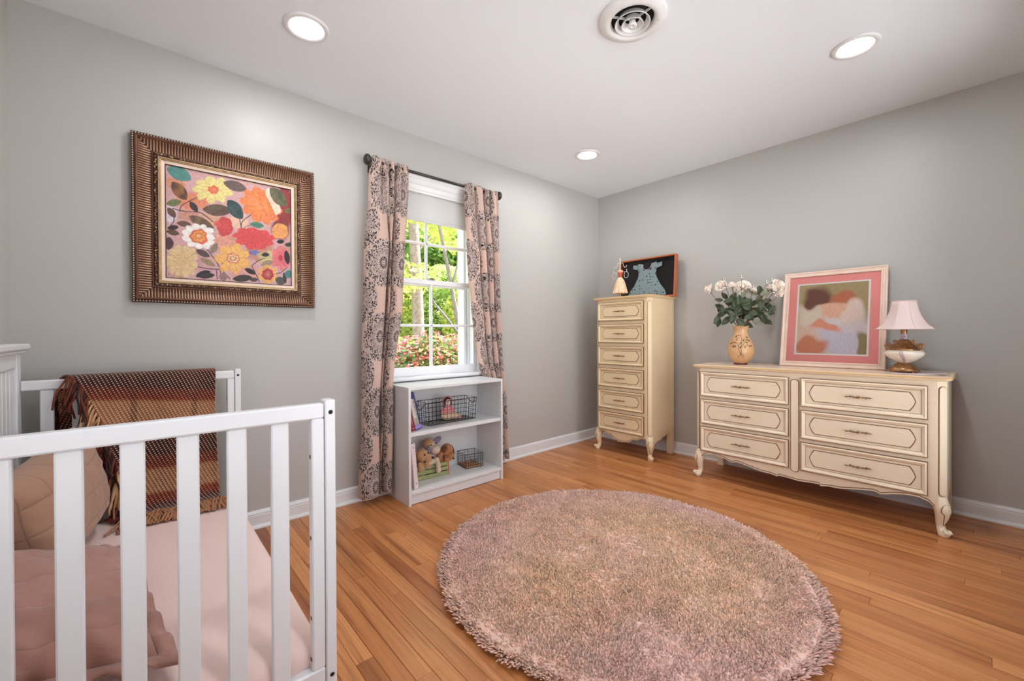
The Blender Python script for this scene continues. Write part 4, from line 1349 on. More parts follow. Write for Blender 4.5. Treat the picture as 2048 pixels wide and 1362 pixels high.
M_f = [mat('fringe_tan', rgb(164, 116, 82), .95, bump=.6, bscale=400), mat('fringe_rust', rgb(112, 50, 30), .95), mat('fringe_dark', rgb(48, 22, 20), .95), mat('fringe_red', rgb(104, 26, 26), .95), mat('fringe_cream', rgb(196, 158, 116), .95)]
fr_ = random.Random(5)
def strand(mb, p, d0, ln, r, mi, floorz=None, sag=.6):
    pts = [Vector(p)]; d = Vector(d0).normalized()
    for k in range(6):
        d = (d + Vector((fr_.uniform(-.25, .25), fr_.uniform(-.25, .25), -sag * .25))).normalized()
        q = pts[-1] + d * ln / 6
        if floorz is not None and q.z < floorz: q.z = floorz + fr_.uniform(0, .006)
        pts.append(q)
    mb.tube(pts, [r * (1 + .12 * (k % 2)) for k in range(len(pts))], 5, mi)
mb = MB()
last = V[-nu:]
for k in range(200):
    a = k / 199 * (nu - 1); i = int(min(a, nu - 2)); f = a - i
    x, y, z = (last[i][c] * (1 - f) + last[i + 1][c] * f for c in range(3))
    strand(mb, (x, y + .006, z + .006 + fr_.uniform(0, .012)), (fr_.uniform(-.3, .9), -.8, .25), .105, .0038, 0, floorz=.300 - .88)
for k in range(90):
    s = .30 + .62 * k / 89
    j = int(np.searchsorted(cum, s)); x, y, z = V[j * nu]
    mi = 0
    ph = (s / .30) % 1
    mi = fr_.choice([4, 4, 0]) if .36 < ph < .62 else fr_.choice([1, 2, 2, 3, 1])
    strand(mb, (x + .004, y - .005, z), (-.25, -.35, -.75), fr_.uniform(.11, .15), .0034, mi, floorz=.302 - .88, sag=.9)
for k in range(40):
    s = .03 + .2 * k / 39
    j = int(np.searchsorted(cum, s)); x, y, z = V[j * nu]
    strand(mb, (x + .006, y, z), (-.12, .03, -.8), fr_.uniform(.09, .12), .0034, fr_.choice([2, 2, 1, 4, 0]), sag=.9)
o = obj('fringe', mb, M_f, th); o['kind'] = 'stuff'

# ------------------------------------------------------------------ french provincial cabinets
def cream(name, a, b):
    t = NT(name)
    co = t.coord('Object')
    n = t.noise(3, 4, .6, co)
    g = t.noise(1, 3, .6, t.mapping(co, (6, 6, 160)))
    t.col(t.mix(t.math('MULTIPLY', g, .16), t.mix(n, a, b), rgb(180, 140, 96))); t.set(Roughness=.36)
    t.b.inputs['Specular IOR Level'].default_value = .5
    t.bump(g, .05, .0006)
    return t.m
M_cream = cream('aged_cream_paint', rgb(240, 226, 202), rgb(232, 212, 182))
M_glaze = mat('brown_glaze', rgb(118, 80, 46), .5)
M_tan = mat('cream_edge', rgb(206, 168, 116), .4)
M_brass = mat('antique_brass', rgb(78, 62, 46), .4, metal=.8, c2=rgb(176, 140, 96), vscale=160)
M_cream2 = cream('aged_yellow_paint', rgb(234, 214, 178), rgb(226, 200, 158))
MC = [M_cream2, M_glaze, M_tan]

def hexpoly(a, h, e, off=0.0):
    a += off; h += off
    P = [(-a, 0), (-a + e * .22, h * .34), (-a + e * .58, h * .70), (-a + e, h), (a - e, h), (a - e * .58, h * .70), (a - e * .22, h * .34), (a, 0),
         (a - e * .22, -h * .34), (a - e * .58, -h * .70), (a - e, -h), (-a + e, -h), (-a + e * .58, -h * .70), (-a + e * .22, -h * .34)]
    return P[::-1]

def drawer(parent, x0, x1, z0, z1):
    mb = MB()
    mb.rectloops(x0, x1, z0, z1, [(0, -.004), (0, .011), (.0035, .013), (.010, .0155), (.014, .013), (.024, .006), (.0262, .0045), (.031, .0040)], 0, fill=0, mis=[1, 1, 0, 0, 0, 1, 0])
    d = obj('drawer', mb, MC, parent)
    cx, cz, a, h = (x0 + x1) / 2, (z0 + z1) / 2, (x1 - x0) / 2 - .048, (z1 - z0) / 2 - .041
    e = .024
    mb = MB()
    mb.prism([(cx + p, cz + q) for p, q in hexpoly(a, h, e, .0036)], 0, -.0062, 1)
    mb.prism([(cx + p, cz + q) for p, q in hexpoly(a, h, e)], 0, -.0086, 0)
    obj('raised_panel', mb, MC, d)
    mb = MB()
    L = .050 if x1 - x0 > .5 else .042
    L = .060
    mb.tube([(cx - L * .6, -.008, cz), (cx - L * .6, -.024, cz)], .0028, 8); mb.tube([(cx + L * .6, -.008, cz), (cx + L * .6, -.024, cz)], .0028, 8)
    pts = [(cx + L * q, -.025 - .002 * math.cos(q * PI / 2), cz + .0012 * math.sin(q * 9)) for q in np.linspace(-1, 1, 41)]
    mb.tube(pts, [max(.0014, .0034 + .0020 * math.sin(abs(q) * 24) + (.0018 if abs(q) < .2 else 0) - .0018 * abs(q) ** 6) for q in np.linspace(-1, 1, 41)], 8)
    for sx in (-1, 1):
        mb.ell((cx + sx * L * .6, -.0095, cz), (.007, .0022, .005), 10, 6); mb.ell((cx + sx * L, -.025, cz), (.0032, .0022, .0022), 8, 5)
        mb.ell((cx + sx * L * .42, -.026, cz + .002), (.006, .0025, .003), 8, 5)
    obj('handle', mb, M_brass, d)
    return d

def cab_leg(parent, x, y, sx, ztop):
    """cabriole front leg at a front corner, sx = -1 left, 1 right"""
    mb = MB()
    dx, dy = sx * .7071, -.7071
    prof = [(.235, .000, .026), (.205, .004, .030), (.180, .010, .034), (.155, .014, .033), (.125, .013, .028), (.095, .008, .0225), (.070, .004, .0185), (.050, .005, .0175), (.036, .012, .020), (.024, .020, .023), (.012, .022, .023), (.0, .021, .019)]
    k = ztop / .235
    mb.tube([(x + dx * o, y + dy * o, z * k) for z, o, r in prof], [r for z, o, r in prof], 16)
    l = obj('leg', mb, MC, parent)
    # scroll toe
    mb = MB()
    cxx, cyy = x + dx * .036, y + dy * .036
    for side in (-1, 1):
        px, py = -dy * side, dx * side
        pts = []
        for q in np.linspace(0, 2.4 * PI, 26):
            rr = .0135 * (1 - q / (3.0 * PI))
            pts.append((cxx + px * .012 + dx * rr * math.cos(q), cyy + py * .012 + dy * rr * math.cos(q), .024 + rr * math.sin(q)))
        mb.tube(pts, [.0058 * (1 - .5 * i / 25) for i in range(26)], 8)
    mb.ell((cxx, cyy, .022), (.016, .016, .015), 12, 8)
    obj('scroll_toe', mb, MC, l)
    # glaze line around the knee shield
    mb = MB()
    pts = []
    for q in np.linspace(-PI * .92, PI * .92, 30):
        w_ = math.sin(q) * .62; zc = .150 + .050 * math.cos(q)
        if math.cos(q) < 0: zc = .150 + .085 * math.cos(q); w_ *= .55
        rr = np.interp(zc, [p[0] for p in prof[::-1]], [p[2] for p in prof[::-1]]) + .0006
        oo = np.interp(zc, [p[0] for p in prof[::-1]], [p[1] for p in prof[::-1]])
        ca, sa = math.cos(w_ * 1.4), math.sin(w_ * 1.4)
        ddx, ddy = dx * ca - dy * sa, dx * sa + dy * ca
        pts.append((x + dx * oo + ddx * rr, y + dy * oo + ddy * rr, zc * k))
    mb.tube(pts, .0018, 6)
    obj('glaze_line', mb, M_glaze, l)
    return l

def apron_curve(x0, x1, pts):
    P = [(a, b) for a, b in pts]
    half = [(x0 + (x1 - x0) / 2 * a, z) for a, z in P]
    return half + [(x0 + x1 - x, z) for x, z in half[-2::-1]]

def cabinet(name, label, loc, w, d, h, cols, nrow, zr0, zr1, gap, apz, center=None):
    c = thing(name, label, 'dresser' if nrow == 3 else 'chest of drawers', loc, rz=-PI / 2)
    x0, x1 = -w / 2, w / 2
    ch = .034
    zb = zr0 - .012
    mb = MB()
    poly = [(x0 + ch, 0), (x1 - ch, 0), (x1, ch), (x1, d), (x0, d), (x0, ch)]
    mb.prism(poly, zb, h - .022, 0, plane='xy')
    obj('carcass', mb, MC, c)
    # back posts, full height look plus plain back legs
    for sx in (-1, 1):
        mb = MB(); xx = sx * (w / 2 - .021)
        mb.box(xx - .0225, xx + .0225, d - .05, d + .004, 0, h - .022, .003)
        obj('back_post', mb, MC, c)
    # chamfer pilasters
    for sx in (-1, 1):
        mb = MB()
        mx, my = sx * (w / 2 - ch / 2), ch / 2
        mb.M = Matrix.Translation((mx, my, 0)) @ Matrix.Rotation(sx * PI / 4, 4, 'Z')
        hw = ch * .7071 - .004
        z0_, z1_ = zb + .018, h - .05
        def cap(hw, z0_, z1_):
            P = [(hw * math.cos(a), z1_ - hw + hw * math.sin(a)) for a in np.linspace(0, PI, 13)]
            P += [(-hw * math.cos(a), z0_ + hw - hw * math.sin(a)) for a in np.linspace(0, PI, 13)]
            return P
        mb.prism(cap(hw, z0_, z1_), 0, -.003, 1)
        mb.prism(cap(hw - .0032, z0_ + .0032, z1_ - .0032), 0, -.006, 0)
        obj('corner_panel', mb, MC, c)
    if center:
        mb = MB()
        mb.M = Matrix.Translation((center, 0, 0))
        mb.prism(cap(.0232, zr0 - .0197, zr1 - .0103), 0, -.003, 1); mb.prism(cap(.0195, zr0 - .016, zr1 - .014), 0, -.0065, 0)
        obj('centre_panel', mb, MC, c)
    # apron
    ax0, ax1 = x0 + ch * .6, x1 - ch * .6
    bot = apron_curve(ax0, ax1, apz)
    P = [(ax0, zb + .002)] + bot + [(ax1, zb + .002)]
    mb = MB()
    # strips, so that the concave outline fills cleanly
    def fillstrip(y0, y1, pts, ztop, mi=0):
        T0 = [mb.p(x, y0, ztop) for x, z in pts]; B0 = [mb.p(x, y0, z) for x, z in pts]
        T1 = [mb.p(x, y1, ztop) for x, z in pts]; B1 = [mb.p(x, y1, z) for x, z in pts]
        for i in range(len(pts) - 1):
            mb.face((B0[i], B0[i + 1], T0[i + 1], T0[i]), mi); mb.face((T1[i], T1[i + 1], B1[i + 1], B1[i]), mi)
            mb.face((B1[i], B1[i + 1], B0[i + 1], B0[i]), mi)
    fillstrip(.0015, .018, bot, zb + .004)
    ap = obj('apron', mb, MC, c)
    mb = MB(); mb.tube([(x, .0010, z + .010) for x, z in bot], .0021, 6); obj('glaze_line', mb, M_glaze, ap)
    mb = MB()
    side = [(0, .105 * apz[0][1] / .12), (.15, .14), (.3, .155), (.38, .15), (.5, .165), (.75, .18), (.86, .20), (1, .19)]
    for sx in (-1, 1):
        xx = sx * (w / 2 - .002)
        pts = [(ch + (d - .05 - ch) * a, z) for a, z in side]
        for i in range(len(pts) - 1):
            (a, z), (b, z2) = pts[i], pts[i + 1]
            i4 = [mb.p(xx, a, z), mb.p(xx, b, z2), mb.p(xx, b, zb + .004), mb.p(xx, a, zb + .004)]
            mb.face(i4 if sx > 0 else i4[::-1])
            j4 = [mb.p(xx - sx * .016, a, z), mb.p(xx - sx * .016, b, z2)]
            mb.face((i4[0], i4[1], j4[1], j4[0]))
    obj('side_apron', mb, MC, c)
    for sx in (-1, 1): cab_leg(c, sx * (w / 2 - .026), .030, sx, zb + .012)
    # top with a moulded edge
    mb = MB()
    def outline(o):
        X, Y0, Y1 = w / 2 + o, -o, d + .01
        k = ch * .85
        arcR = [(X - k + k * math.sin(a) * 1.0, Y0 + k - k * math.cos(a)) for a in np.linspace(0, PI / 2, 6)]
        n = 18
        fr = [(-X + k + (2 * X - 2 * k) * i / n, Y0) for i in range(n + 1)]
        pts = [(-x, y) for x, y in arcR[::-1]] + fr[1:-1] + arcR
        return pts + [(X, Y1), (-X, Y1)]
    lay = [(.004, h - .024), (.010, h - .020), (.018, h - .018), (.022, h - .012), (.022, h - .007), (.017, h - .002), (.012, h)]
    rings = [[mb.p(x, y, z) for x, y in outline(o)] for o, z in lay]
    for i, (A, B) in enumerate(zip(rings, rings[1:])):
        for k in range(len(A)):
            k2 = (k + 1) % len(A)
            mb.face((A[k], A[k2], B[k2], B[k]), 2 if i in (3, 4) else 0, False)
    mb.face(rings[-1], 3); mb.face(rings[0][::-1], 0)
    obj('top', mb, MC + [M_top], c)
    rh = (zr1 - zr0 - gap * (nrow - 1)) / nrow
    for (a, b) in cols:
        for r_ in range(nrow):
            z = zr0 + r_ * (rh + gap)
            drawer(c, a, b, z, z + rh)
    return c
M_top = cream('cream_top', rgb(238, 218, 194), rgb(228, 202, 176))
M_top.node_tree.nodes['Principled BSDF'].inputs['Roughness'].default_value = .24
chest_ap = [(0, .115), (.05, .14), (.12, .168), (.22, .178), (.32, .168), (.42, .152), (.50, .150), (.53, .156), (.60, .146), (.72, .126), (.84, .116), (1, .114)]
yc = (-.275 - .828) / 2
cabinet('tall_chest', 'tall cream six drawer chest with curved legs in the corner', (-.42, yc, 0), .553, .385, 1.372, [(-.240, .218)], 6, .196, 1.325, .030, chest_ap)
MC = [M_cream, M_glaze, M_tan]
dr_ap = [(0, .118), (.03, .14), (.07, .168), (.13, .181), (.20, .181), (.30, .168), (.38, .151), (.395, .159), (.43, .163), (.55, .150), (.66, .136), (.76, .133), (.815, .125), (.83, .135), (.92, .131), (1, .127)]
yd = (-1.222 - 2.512) / 2
cabinet('wide_dresser', 'wide cream six drawer dresser with curved legs along the right wall', (-.472, yd, 0), 1.290, .435, .822,
        [(-yd * -1 * 0 + (-(-1.262) + yd), 1.818 + yd), (1.882 + yd, 2.444 + yd)], 3, .199, .772, .021, dr_ap, center=1.850 + yd)

# ------------------------------------------------------------------ on the tall chest
CT = 1.372
bx = thing('shadow_box', 'wooden shadow box holding a tiny blue dotted dress on the tall chest', 'shadow box', (-.128, -.606, CT), rot=(0, 0, -PI / 2))
bx.rotation_euler = (math.radians(-4), 0, -PI / 2)
M_cherry = mat('cherry_wood', rgb(186, 104, 58), .35, var=.2, vscale=20)
bw, bh, bd = .556, .365, .045
mb = MB()
for a in ((-bw / 2, -bw / 2 + .012, 0, bd, 0, bh), (bw / 2 - .012, bw / 2, 0, bd, 0, bh), (-bw / 2 + .012, bw / 2 - .012, 0, bd, 0, .012), (-bw / 2 + .012, bw / 2 - .012, 0, bd, bh - .012, bh)):
    mb.box(*a, .0012)
obj('box_frame', mb, M_cherry, bx)
mb = MB(); mb.box(-bw / 2 + .012, bw / 2 - .012, bd - .006, bd - .003, .012, bh - .012)
obj('backing', mb, mat('black_velvet', rgb(22, 18, 20), .9), bx)
mb = MB(); i = [mb.p(x, .004, z) for x, z in ((-bw / 2 + .012, .012), (bw / 2 - .012, .012), (bw / 2 - .012, bh - .012), (-bw / 2 + .012, bh - .012))]; mb.face(i)
obj('glass_front', mb, M_glass, bx)
t = NT('dotted_blue_cotton')
co = t.coord('Object')
vr = t.node('ShaderNodeTexVoronoi', feature='F1'); vr.inputs['Scale'].default_value = 38; vr.inputs['Randomness'].default_value = .55; t.link(t.mapping(co, (1, .05, 1)), vr.inputs['Vector'])
t.col(t.mix(t.math('LESS_THAN', vr.outputs['Distance'], .25), t.mix(t.noise(12, 2, .5, co), rgb(158, 176, 176), rgb(140, 160, 162)), rgb(52, 74, 92))); t.set(Roughness=.9)
t.bump(t.noise(60, 3, .6, t.mapping(co, (3, 1, .4))), .6, .004)
M_dress = t.m
mb = MB()
# outline half widths: (z, inner, outer)
def dressx(z):
    return np.interp(z, [.02, .06, .12, .19, .225, .26, .30], [.190, .178, .130, .092, .086, .092, .096])
nz_, nx_ = 40, 60
def dfn(u, v):
    z = .02 + v * .235
    hw = dressx(z)
    if v < .02: z -= .012 * math.cos((u - .5) * 2.6) - .004
    fold = .0028 * math.sin(u * 60) * max(0, 1 - v * 1.3)
    return ((2 * u - 1) * hw, .022 - .010 * math.cos((2 * u - 1) * 1.4) + fold, z - .012 * (1 - (2 * u - 1) ** 2) * (v < .03))
mb.grid(nx_, nz_, dfn)
for sx in (-1, 1):
    mb.grid(10, 8, lambda u, v: (sx * (.040 + .052 * u), .016 + .002 * math.sin(u * 20), .250 + v * (.060 + .012 * u) ), flip=sx < 0)
    mb.grid(10, 8, lambda u, v: (sx * (.085 + .060 * u), .017 + .003 * math.sin(v * 16), .262 + u * .018 + v * (.045 - .012 * u)), flip=sx < 0)
o = obj('tiny_dress', mb, M_dress, bx); o.modifiers.new('s', 'SOLIDIFY').thickness = .002
mb = MB(); mb.tube([(-.052, .012, .312), (-.034, .011, .272), (-.018, .010, .258), (.018, .010, .258), (.034, .011, .272), (.052, .012, .312)], .0022, 6)
obj('neckline_trim', mb, M_lab, bx)

dj = thing('figurine', 'dress-form jewellery stand with orange bodice and patterned skirt on the tall chest', 'figurine', (-.375, -.512, CT))
M_cwire = mat('cream_wire', rgb(226, 222, 210), .4)
t = NT('patterned_skirt'); co = t.coord('Object')
t.col(t.mix(t.math('GREATER_THAN', t.noise(150, 3, .7, co), .60), rgb(236, 200, 164), rgb(196, 120, 96))); t.set(Roughness=.9)
M_skirt = t.m
mb = MB()
mb.lathe([(.062, .032), (.060, .04), (.050, .085), (.040, .125), (.030, .152), (.018, .168), (.014, .172)], seg=72, fl=lambda a, z: 1 + .09 * math.sin(a * 9) * max(0, (.17 - z) / .14))
obj('skirt', mb, M_skirt, dj)
mb = MB(); mb.lathe([(.014, .168), (.0155, .182), (.019, .200), (.021, .214), (.019, .222)], seg=24, sx=1, sy=1); obj('bodice', mb, mat('orange_bodice', rgb(196, 86, 60), .6, var=.2), dj)
mb = MB(); mb.lathe([(.020, .214), (.023, .222), (.020, .232), (.008, .238), (.005, .240)], seg=32, fl=lambda a, z: 1 + .1 * math.sin(a * 8)); obj('collar', mb, mat('peach_collar', rgb(232, 168, 138), .7), dj)
mb = MB(); mb.tube([(0, 0, .0), (0, 0, .33)], .0022, 8); mb.ell((0, 0, .334), (.005, .005, .006), 10, 6); mb.lathe([(.030, 0), (.030, .004), (.006, .008), (.004, .03)], seg=24); obj('stand', mb, M_cwire, dj)
for sy in (-1, 1):
    mb = MB()
    mb.tube(catmull([(0, 0, .285), (0, sy * .012, .300), (0, sy * .028, .290), (0, sy * .038, .262), (0, sy * .056, .256), (0, sy * .066, .272)], 6), .0017, 6)
    mb.tube(catmull([(0, sy * .020, .222), (0, sy * .034, .218), (0, sy * .052, .216), (0, sy * .066, .222), (0, sy * .064, .240)], 6), .0017, 6)
    mb.tube([(0, sy * .060 + .021 * math.cos(a), .190 + .028 * math.sin(a)) for a in np.linspace(0, 2 * PI, 25)[:-1]], .0019, 6, closed=True)
    obj('scroll_arm', mb, M_cwire, dj)

# ------------------------------------------------------------------ on the dresser
DT = .822
vs = thing('vase', 'glazed tan ceramic vase with painted flowers on the dresser', 'vase', (-.255, -1.455, DT))
t = NT('tan_glaze'); co = t.coord('Object'); sp = t.node('ShaderNodeSeparateXYZ'); t.link(co, sp.inputs[0])
t.col(t.mix(t.noise(7, 4, .6, co), rgb(216, 176, 132), rgb(198, 154, 110))); t.set(Roughness=.18)
M_vase = t.m
vprof = [(.038, .004), (.044, .014), (.062, .030), (.078, .055), (.087, .085), (.088, .115), (.082, .145), (.070, .175), (.056, .202), (.0475, .225), (.045, .245), (.049, .264), (.056, .277), (.057, .281), (.053, .280), (.046, .262), (.042, .24), (.042, .10)]
mb = MB(); mb.lathe(vprof, seg=48, capt=True); obj('body', mb, M_vase, vs)
mb = MB(); mb.lathe([(.0005, 0), (.045, 0), (.0465, .004), (.044, .010), (.0445, .014)], seg=40); obj('foot_ring', mb, mat('brown_foot', rgb(120, 56, 42), .3), vs)
# painted sprig: raised enamel on the side facing the room
def vsurf(ang, z, lift=.0008):
    r_ = np.interp(z, [q[1] for q in vprof[:13]], [q[0] for q in vprof[:13]]) + lift
    return (r_ * math.cos(ang), r_ * math.sin(ang), z)
A0 = math.atan2(-1.19, -3.28)
mb = MB(); vr_ = random.Random(4)
for s_ in ([(-.20, .055), (.0, .075), (.06, .10), (-.02, .13)], [(.22, .05), (.05, .07), (-.08, .10), (-.2, .125)], [(.30, .06), (.18, .075), (.0, .085)], [(0, .12), (-.35, .16), (-.5, .165)], [(0, .12), (.35, .165), (.62, .16)], [(0, .12), (.1, .18), (.0, .22)]):
    mb.tube([vsurf(A0 + a, z) for a, z in [(q.x, q.y) for q in catmull([(a, z, 0) for a, z in s_], 6)]], .0013, 5)
obj('painted_stems', mb, mat('enamel_stem', rgb(80, 62, 44), .4), vs)
mb = MB()
for k in range(46):
    a = vr_.uniform(-.95, .95); z = .165 + vr_.uniform(-.05, .055) * (1 - abs(a) * .4)
    p = Vector(vsurf(A0 + a, z)); n_ = Vector((p.x, p.y, 0)).normalized(); tt = Vector((-n_.y, n_.x, 0)); q = vr_.uniform(0, PI)
    d = tt * math.cos(q) + Vector((0, 0, 1)) * math.sin(q); e = n_.cross(d); L = vr_.uniform(.007, .013)
    ids = [mb.p(p - d * L), mb.p(p + e * L * .4 + n_ * .0012), mb.p(p + d * L), mb.p(p - e * L * .4 + n_ * .0012)]
    mb.face(ids, 0 if k % 3 else 1)
o = obj('painted_leaves', mb, [mat('enamel_leaf', rgb(96, 100, 66), .4), mat('enamel_red', rgb(196, 96, 80), .4)], vs); o['kind'] = 'stuff'

# roses
rb = thing('rose_bouquet', 'bunch of cream white roses with dark leaves standing in the tan vase', 'flowers', (-.255, -1.455, DT + .10))
rX = Vector((.648, .762, 0)).cross(Vector((0, 0, 1)))  # placeholder axis, replaced below
vdir = Vector((-.255 + 3.54, -1.455 + 2.64, 0)).normalized(); rgt = Vector((vdir.y, -vdir.x, 0))
M_petal = mat('rose_petal', rgb(252, 238, 226), .6, c2=rgb(255, 248, 238), vscale=14)
M_petal.node_tree.nodes['Principled BSDF'].inputs['Subsurface Weight'].default_value = .15
M_petal.node_tree.nodes['Principled BSDF'].inputs['Subsurface Radius'].default_value = (.02, .012, .008)
M_leafg = mat('rose_leaf', rgb(44, 58, 34), .45, c2=rgb(72, 82, 52), vscale=22)
M_leafp = mat('rose_leaf_pale', rgb(140, 138, 116), .6, c2=rgb(96, 96, 74), vscale=22)
M_stem = mat('rose_stem', rgb(110, 104, 66), .6, c2=rgb(130, 84, 66))
SC = 2.62 / F_PX * 1.43   # metres per photo pixel near the vase (distance about 3.5 m)
SC = 3.48 / F_PX
def at(px, py, dep=0.0):
    """study position in the bouquet plane: offsets from the vase axis, in metres"""
    return rgt * ((px - 1482) * SC * .95) + Vector((0, 0, (731 - py) * SC * .985 - .10 - .002)) + vdir * dep
def rose(c, r, face, seed):
    rr = random.Random(seed)
    mb = MB()
    f = Vector(face).normalized()
    q = Vector((0, 0, 1)).rotation_difference(f).to_matrix()
    layers = [(4, .30, .95, .10), (5, .52, .80, .30), (6, .78, .55, .55), (7, 1.0, .25, .85)]
    for (n, rad, hgt, tilt) in layers:
        for k in range(n):
            a0 = 2 * PI * (k + rr.uniform(-.2, .2)) / n + rad * 3
            wdt = 2 * PI / n * .95
            def fn(u, v, a0=a0, wdt=wdt, rad=rad, hgt=hgt, tilt=tilt):
                a = a0 + (u - .5) * wdt * (.5 + .8 * math.sin(min(1, v * 1.2) * PI / 2)) * (1 - .25 * v * v)
                rd_ = r * (.15 + rad * .80 * math.sin(v * PI / 2) ** (1 - .4 * tilt)) * (1 + .10 * v * v * tilt)
                z = r * (-.35 + hgt * 1.1 * math.sin(v * PI / 2 * (1 + .35 * tilt)) + .10 * math.sin(u * PI))
                return q @ Vector((rd_ * math.cos(a), rd_ * math.sin(a), z)) + c
            mb.grid(6, 6, fn)
    mb.ell(c + q @ Vector((0, 0, r * .15)), (r * .24, r * .24, r * .5), 8, 6, rot=q)
    for k in range(5):
        a = 2 * PI * k / 5
        tip = q @ Vector((r * .75 * math.cos(a), r * .75 * math.sin(a), -r * .55)) + c
        b0 = q @ Vector((r * .15 * math.cos(a + .6), r * .15 * math.sin(a + .6), -r * .4)) + c
        b1 = q @ Vector((r * .15 * math.cos(a - .6), r * .15 * math.sin(a - .6), -r * .4)) + c
        mb.face([mb.p(b0), mb.p(tip), mb.p(b1)], 1)
    o = obj('rose_bloom', mb, [M_petal, M_leafg], rb)
    o.modifiers.new('s', 'SOLIDIFY').thickness = .0008
roses = [(1430, 594, .034, (-.9, -.2, .25)), (1449, 588, .036, (-.4, -.7, .5)), (1486, 592, .045, (.0, -1, .35)), (1468, 590, .030, (-.3, -.1, .9)), (1502, 600, .026, (.5, .3, .7)), (1541, 592, .040, (.8, -.5, .3)), (1531, 598, .030, (.3, .4, .6)), (1543, 606, .028, (.5, -.3, -.6))]
stems = []
for i, (px, py, r_, f) in enumerate(roses):
    dp = (i % 3 - 1) * .03
    c_ = at(px, py, dp)
    rose(c_, r_ * 1.22, rgt * f[0] + vdir * -f[1] * -1 + Vector((0, 0, f[2])), i)
    stems.append(c_ - Vector((0, 0, r_ * .4)))
buds = [(1455, 578), (1484, 574), (1524, 586), (1532, 583), (1469, 591), (1503, 594), (1534, 603)]
for i, (px, py) in enumerate(buds):
    c_ = at(px, py, -.02)
    mb = MB()
    mb.ell(c_, (.008, .008, .013), 10, 7, 0)
    for k in range(5):
        a = 2 * PI * k / 5
        b = c_ - Vector((0, 0, .012)); u1 = Vector((math.cos(a), math.sin(a), 0)); u2 = Vector((-math.sin(a), math.cos(a), 0))
        mb.face([mb.p(b + u2 * .004), mb.p(c_ + u1 * .010 + u2 * .003), mb.p(c_ + u1 * .012 + Vector((0, 0, .016))), mb.p(c_ + u1 * .010 - u2 * .003), mb.p(b - u2 * .004)], 1)
    obj('rose_bud', mb, [M_petal, M_leafg], rb)
    stems.append(c_ - Vector((0, 0, .012)))
for s_ in stems:
    mb = MB()
    mb.tube(catmull([(0, 0, .0), (s_.x * .05, s_.y * .05, .12), (s_.x * .16, s_.y * .16, .20), (s_.x * .62, s_.y * .62, .20 + (s_.z - .20) * .55), tuple(s_)], 5), .0019, 6)
    obj('stem', mb, M_stem, rb)
leaves = [(1447, 626, 150, 26), (1462, 616, 200, 24), (1450, 640, 215, 30), (1442, 650, 240, 26), (1462, 634, 180, 28), (1472, 608, 100, 22), (1478, 632, 60, 30), (1490, 620, 20, 34), (1498, 636, -10, 34), (1505, 622, 35, 30), (1512, 612, 60, 26), (1500, 602, 140, 28), (1520, 606, 30, 24), (1516, 634, -30, 26), (1527, 628, -40, 26), (1531, 636, -70, 22), (1519, 650, -75, 30), (1508, 655, -20, 22), (1484, 644, -80, 28), (1470, 648, 250, 30), (1458, 652, 230, 28), (1496, 646, -45, 30), (1480, 616, 90, 26), (1455, 606, 130, 22), (1488, 606, 70, 22), (1465, 622, 160, 26), (1510, 642, -60, 28), (1446, 614, 170, 20), (1524, 618, 10, 22), (1476, 640, 200, 30), (1492, 630, 0, 28), (1494, 660, -30, 26), (1470, 612, 140, 20)]
lr_ = random.Random(77)
for k in range(34):
    leaves.append((1484 + lr_.gauss(0, 19), 630 + lr_.gauss(0, 13), lr_.uniform(0, 360), lr_.uniform(20, 28)))
for i, (px, py, an, sz) in enumerate(leaves):
    rr = random.Random(i * 3)
    c_ = at(px, py, rr.uniform(-.07, .05)); L = sz * SC * .54
    a = math.radians(an)
    d = (rgt * math.cos(a) + Vector((0, 0, 1)) * math.sin(a) + vdir * rr.uniform(-.5, .3)).normalized()
    n_ = (-vdir + Vector((0, 0, 1)) * rr.uniform(-.2, .8) + rgt * rr.uniform(-.5, .5)); n_ = (n_ - d * n_.dot(d)).normalized(); e = d.cross(n_)
    mb = MB()
    def lf(u, v):
        wv = L * .42 * math.sin(PI * min(1, u * .96 + .02)) ** .7 * (1 - .3 * u)
        return c_ + d * (L * (u - .5) * 1.25) + e * (wv * (2 * v - 1)) + n_ * (abs(2 * v - 1) * L * .12 - L * .25 * (u - .4) ** 2)
    mb.grid(8, 5, lf)
    o = obj('leaf', mb, M_leafp if i in (10, 11, 12, 17, 24) else M_leafg, rb)
    o.modifiers.new('s', 'SOLIDIFY').thickness = .0006
mb = MB()
for s_ in ((1461, 640), (1476, 652), (1500, 650), (1512, 630), (1490, 655)):
    e_ = at(*s_)
    mb.tube(catmull([(0, 0, .10), (e_.x * .3, e_.y * .3, .18), tuple(e_)], 4), .0015, 5)
obj('stem', mb, M_stem, rb)

# framed print leaning on the wall
pw, ph = .560, .662
fr2 = thing('framed_print', 'whitewashed frame with a coral mat and soft pastel print leaning on the dresser', 'picture', (-.172, -1.962, DT), rot=(math.radians(-11.3), 0, -PI / 2))
t = NT('whitewashed_wood'); co = t.coord('Object')
gg = t.noise(1, 4, .6, t.mapping(co, (14, 20, 14)))
t.col(t.mix(gg, rgb(236, 216, 202), rgb(212, 180, 160))); t.set(Roughness=.5)
M_wash = t.m
mb = MB(); mb.rectloops(-pw / 2, pw / 2, 0, ph, [(0, -.012), (0, .010), (.003, .014), (.008, .014), (.014, .009), (.024, .008), (.026, .012), (.032, .012), (.035, .006), (.035, .0)], 0)
mb.box(-pw / 2, pw / 2, .006, .012, 0, ph)
obj('frame', mb, M_wash, fr2)
mb = MB(); mb.rectloops(-pw / 2, pw / 2, 0, ph, [(.034, .002), (.082, .002), (.0825, .0014)], 0)
obj('coral_mat', mb, mat('coral_board', rgb(246, 152, 146), .85, bump=.1, bscale=400), fr2)
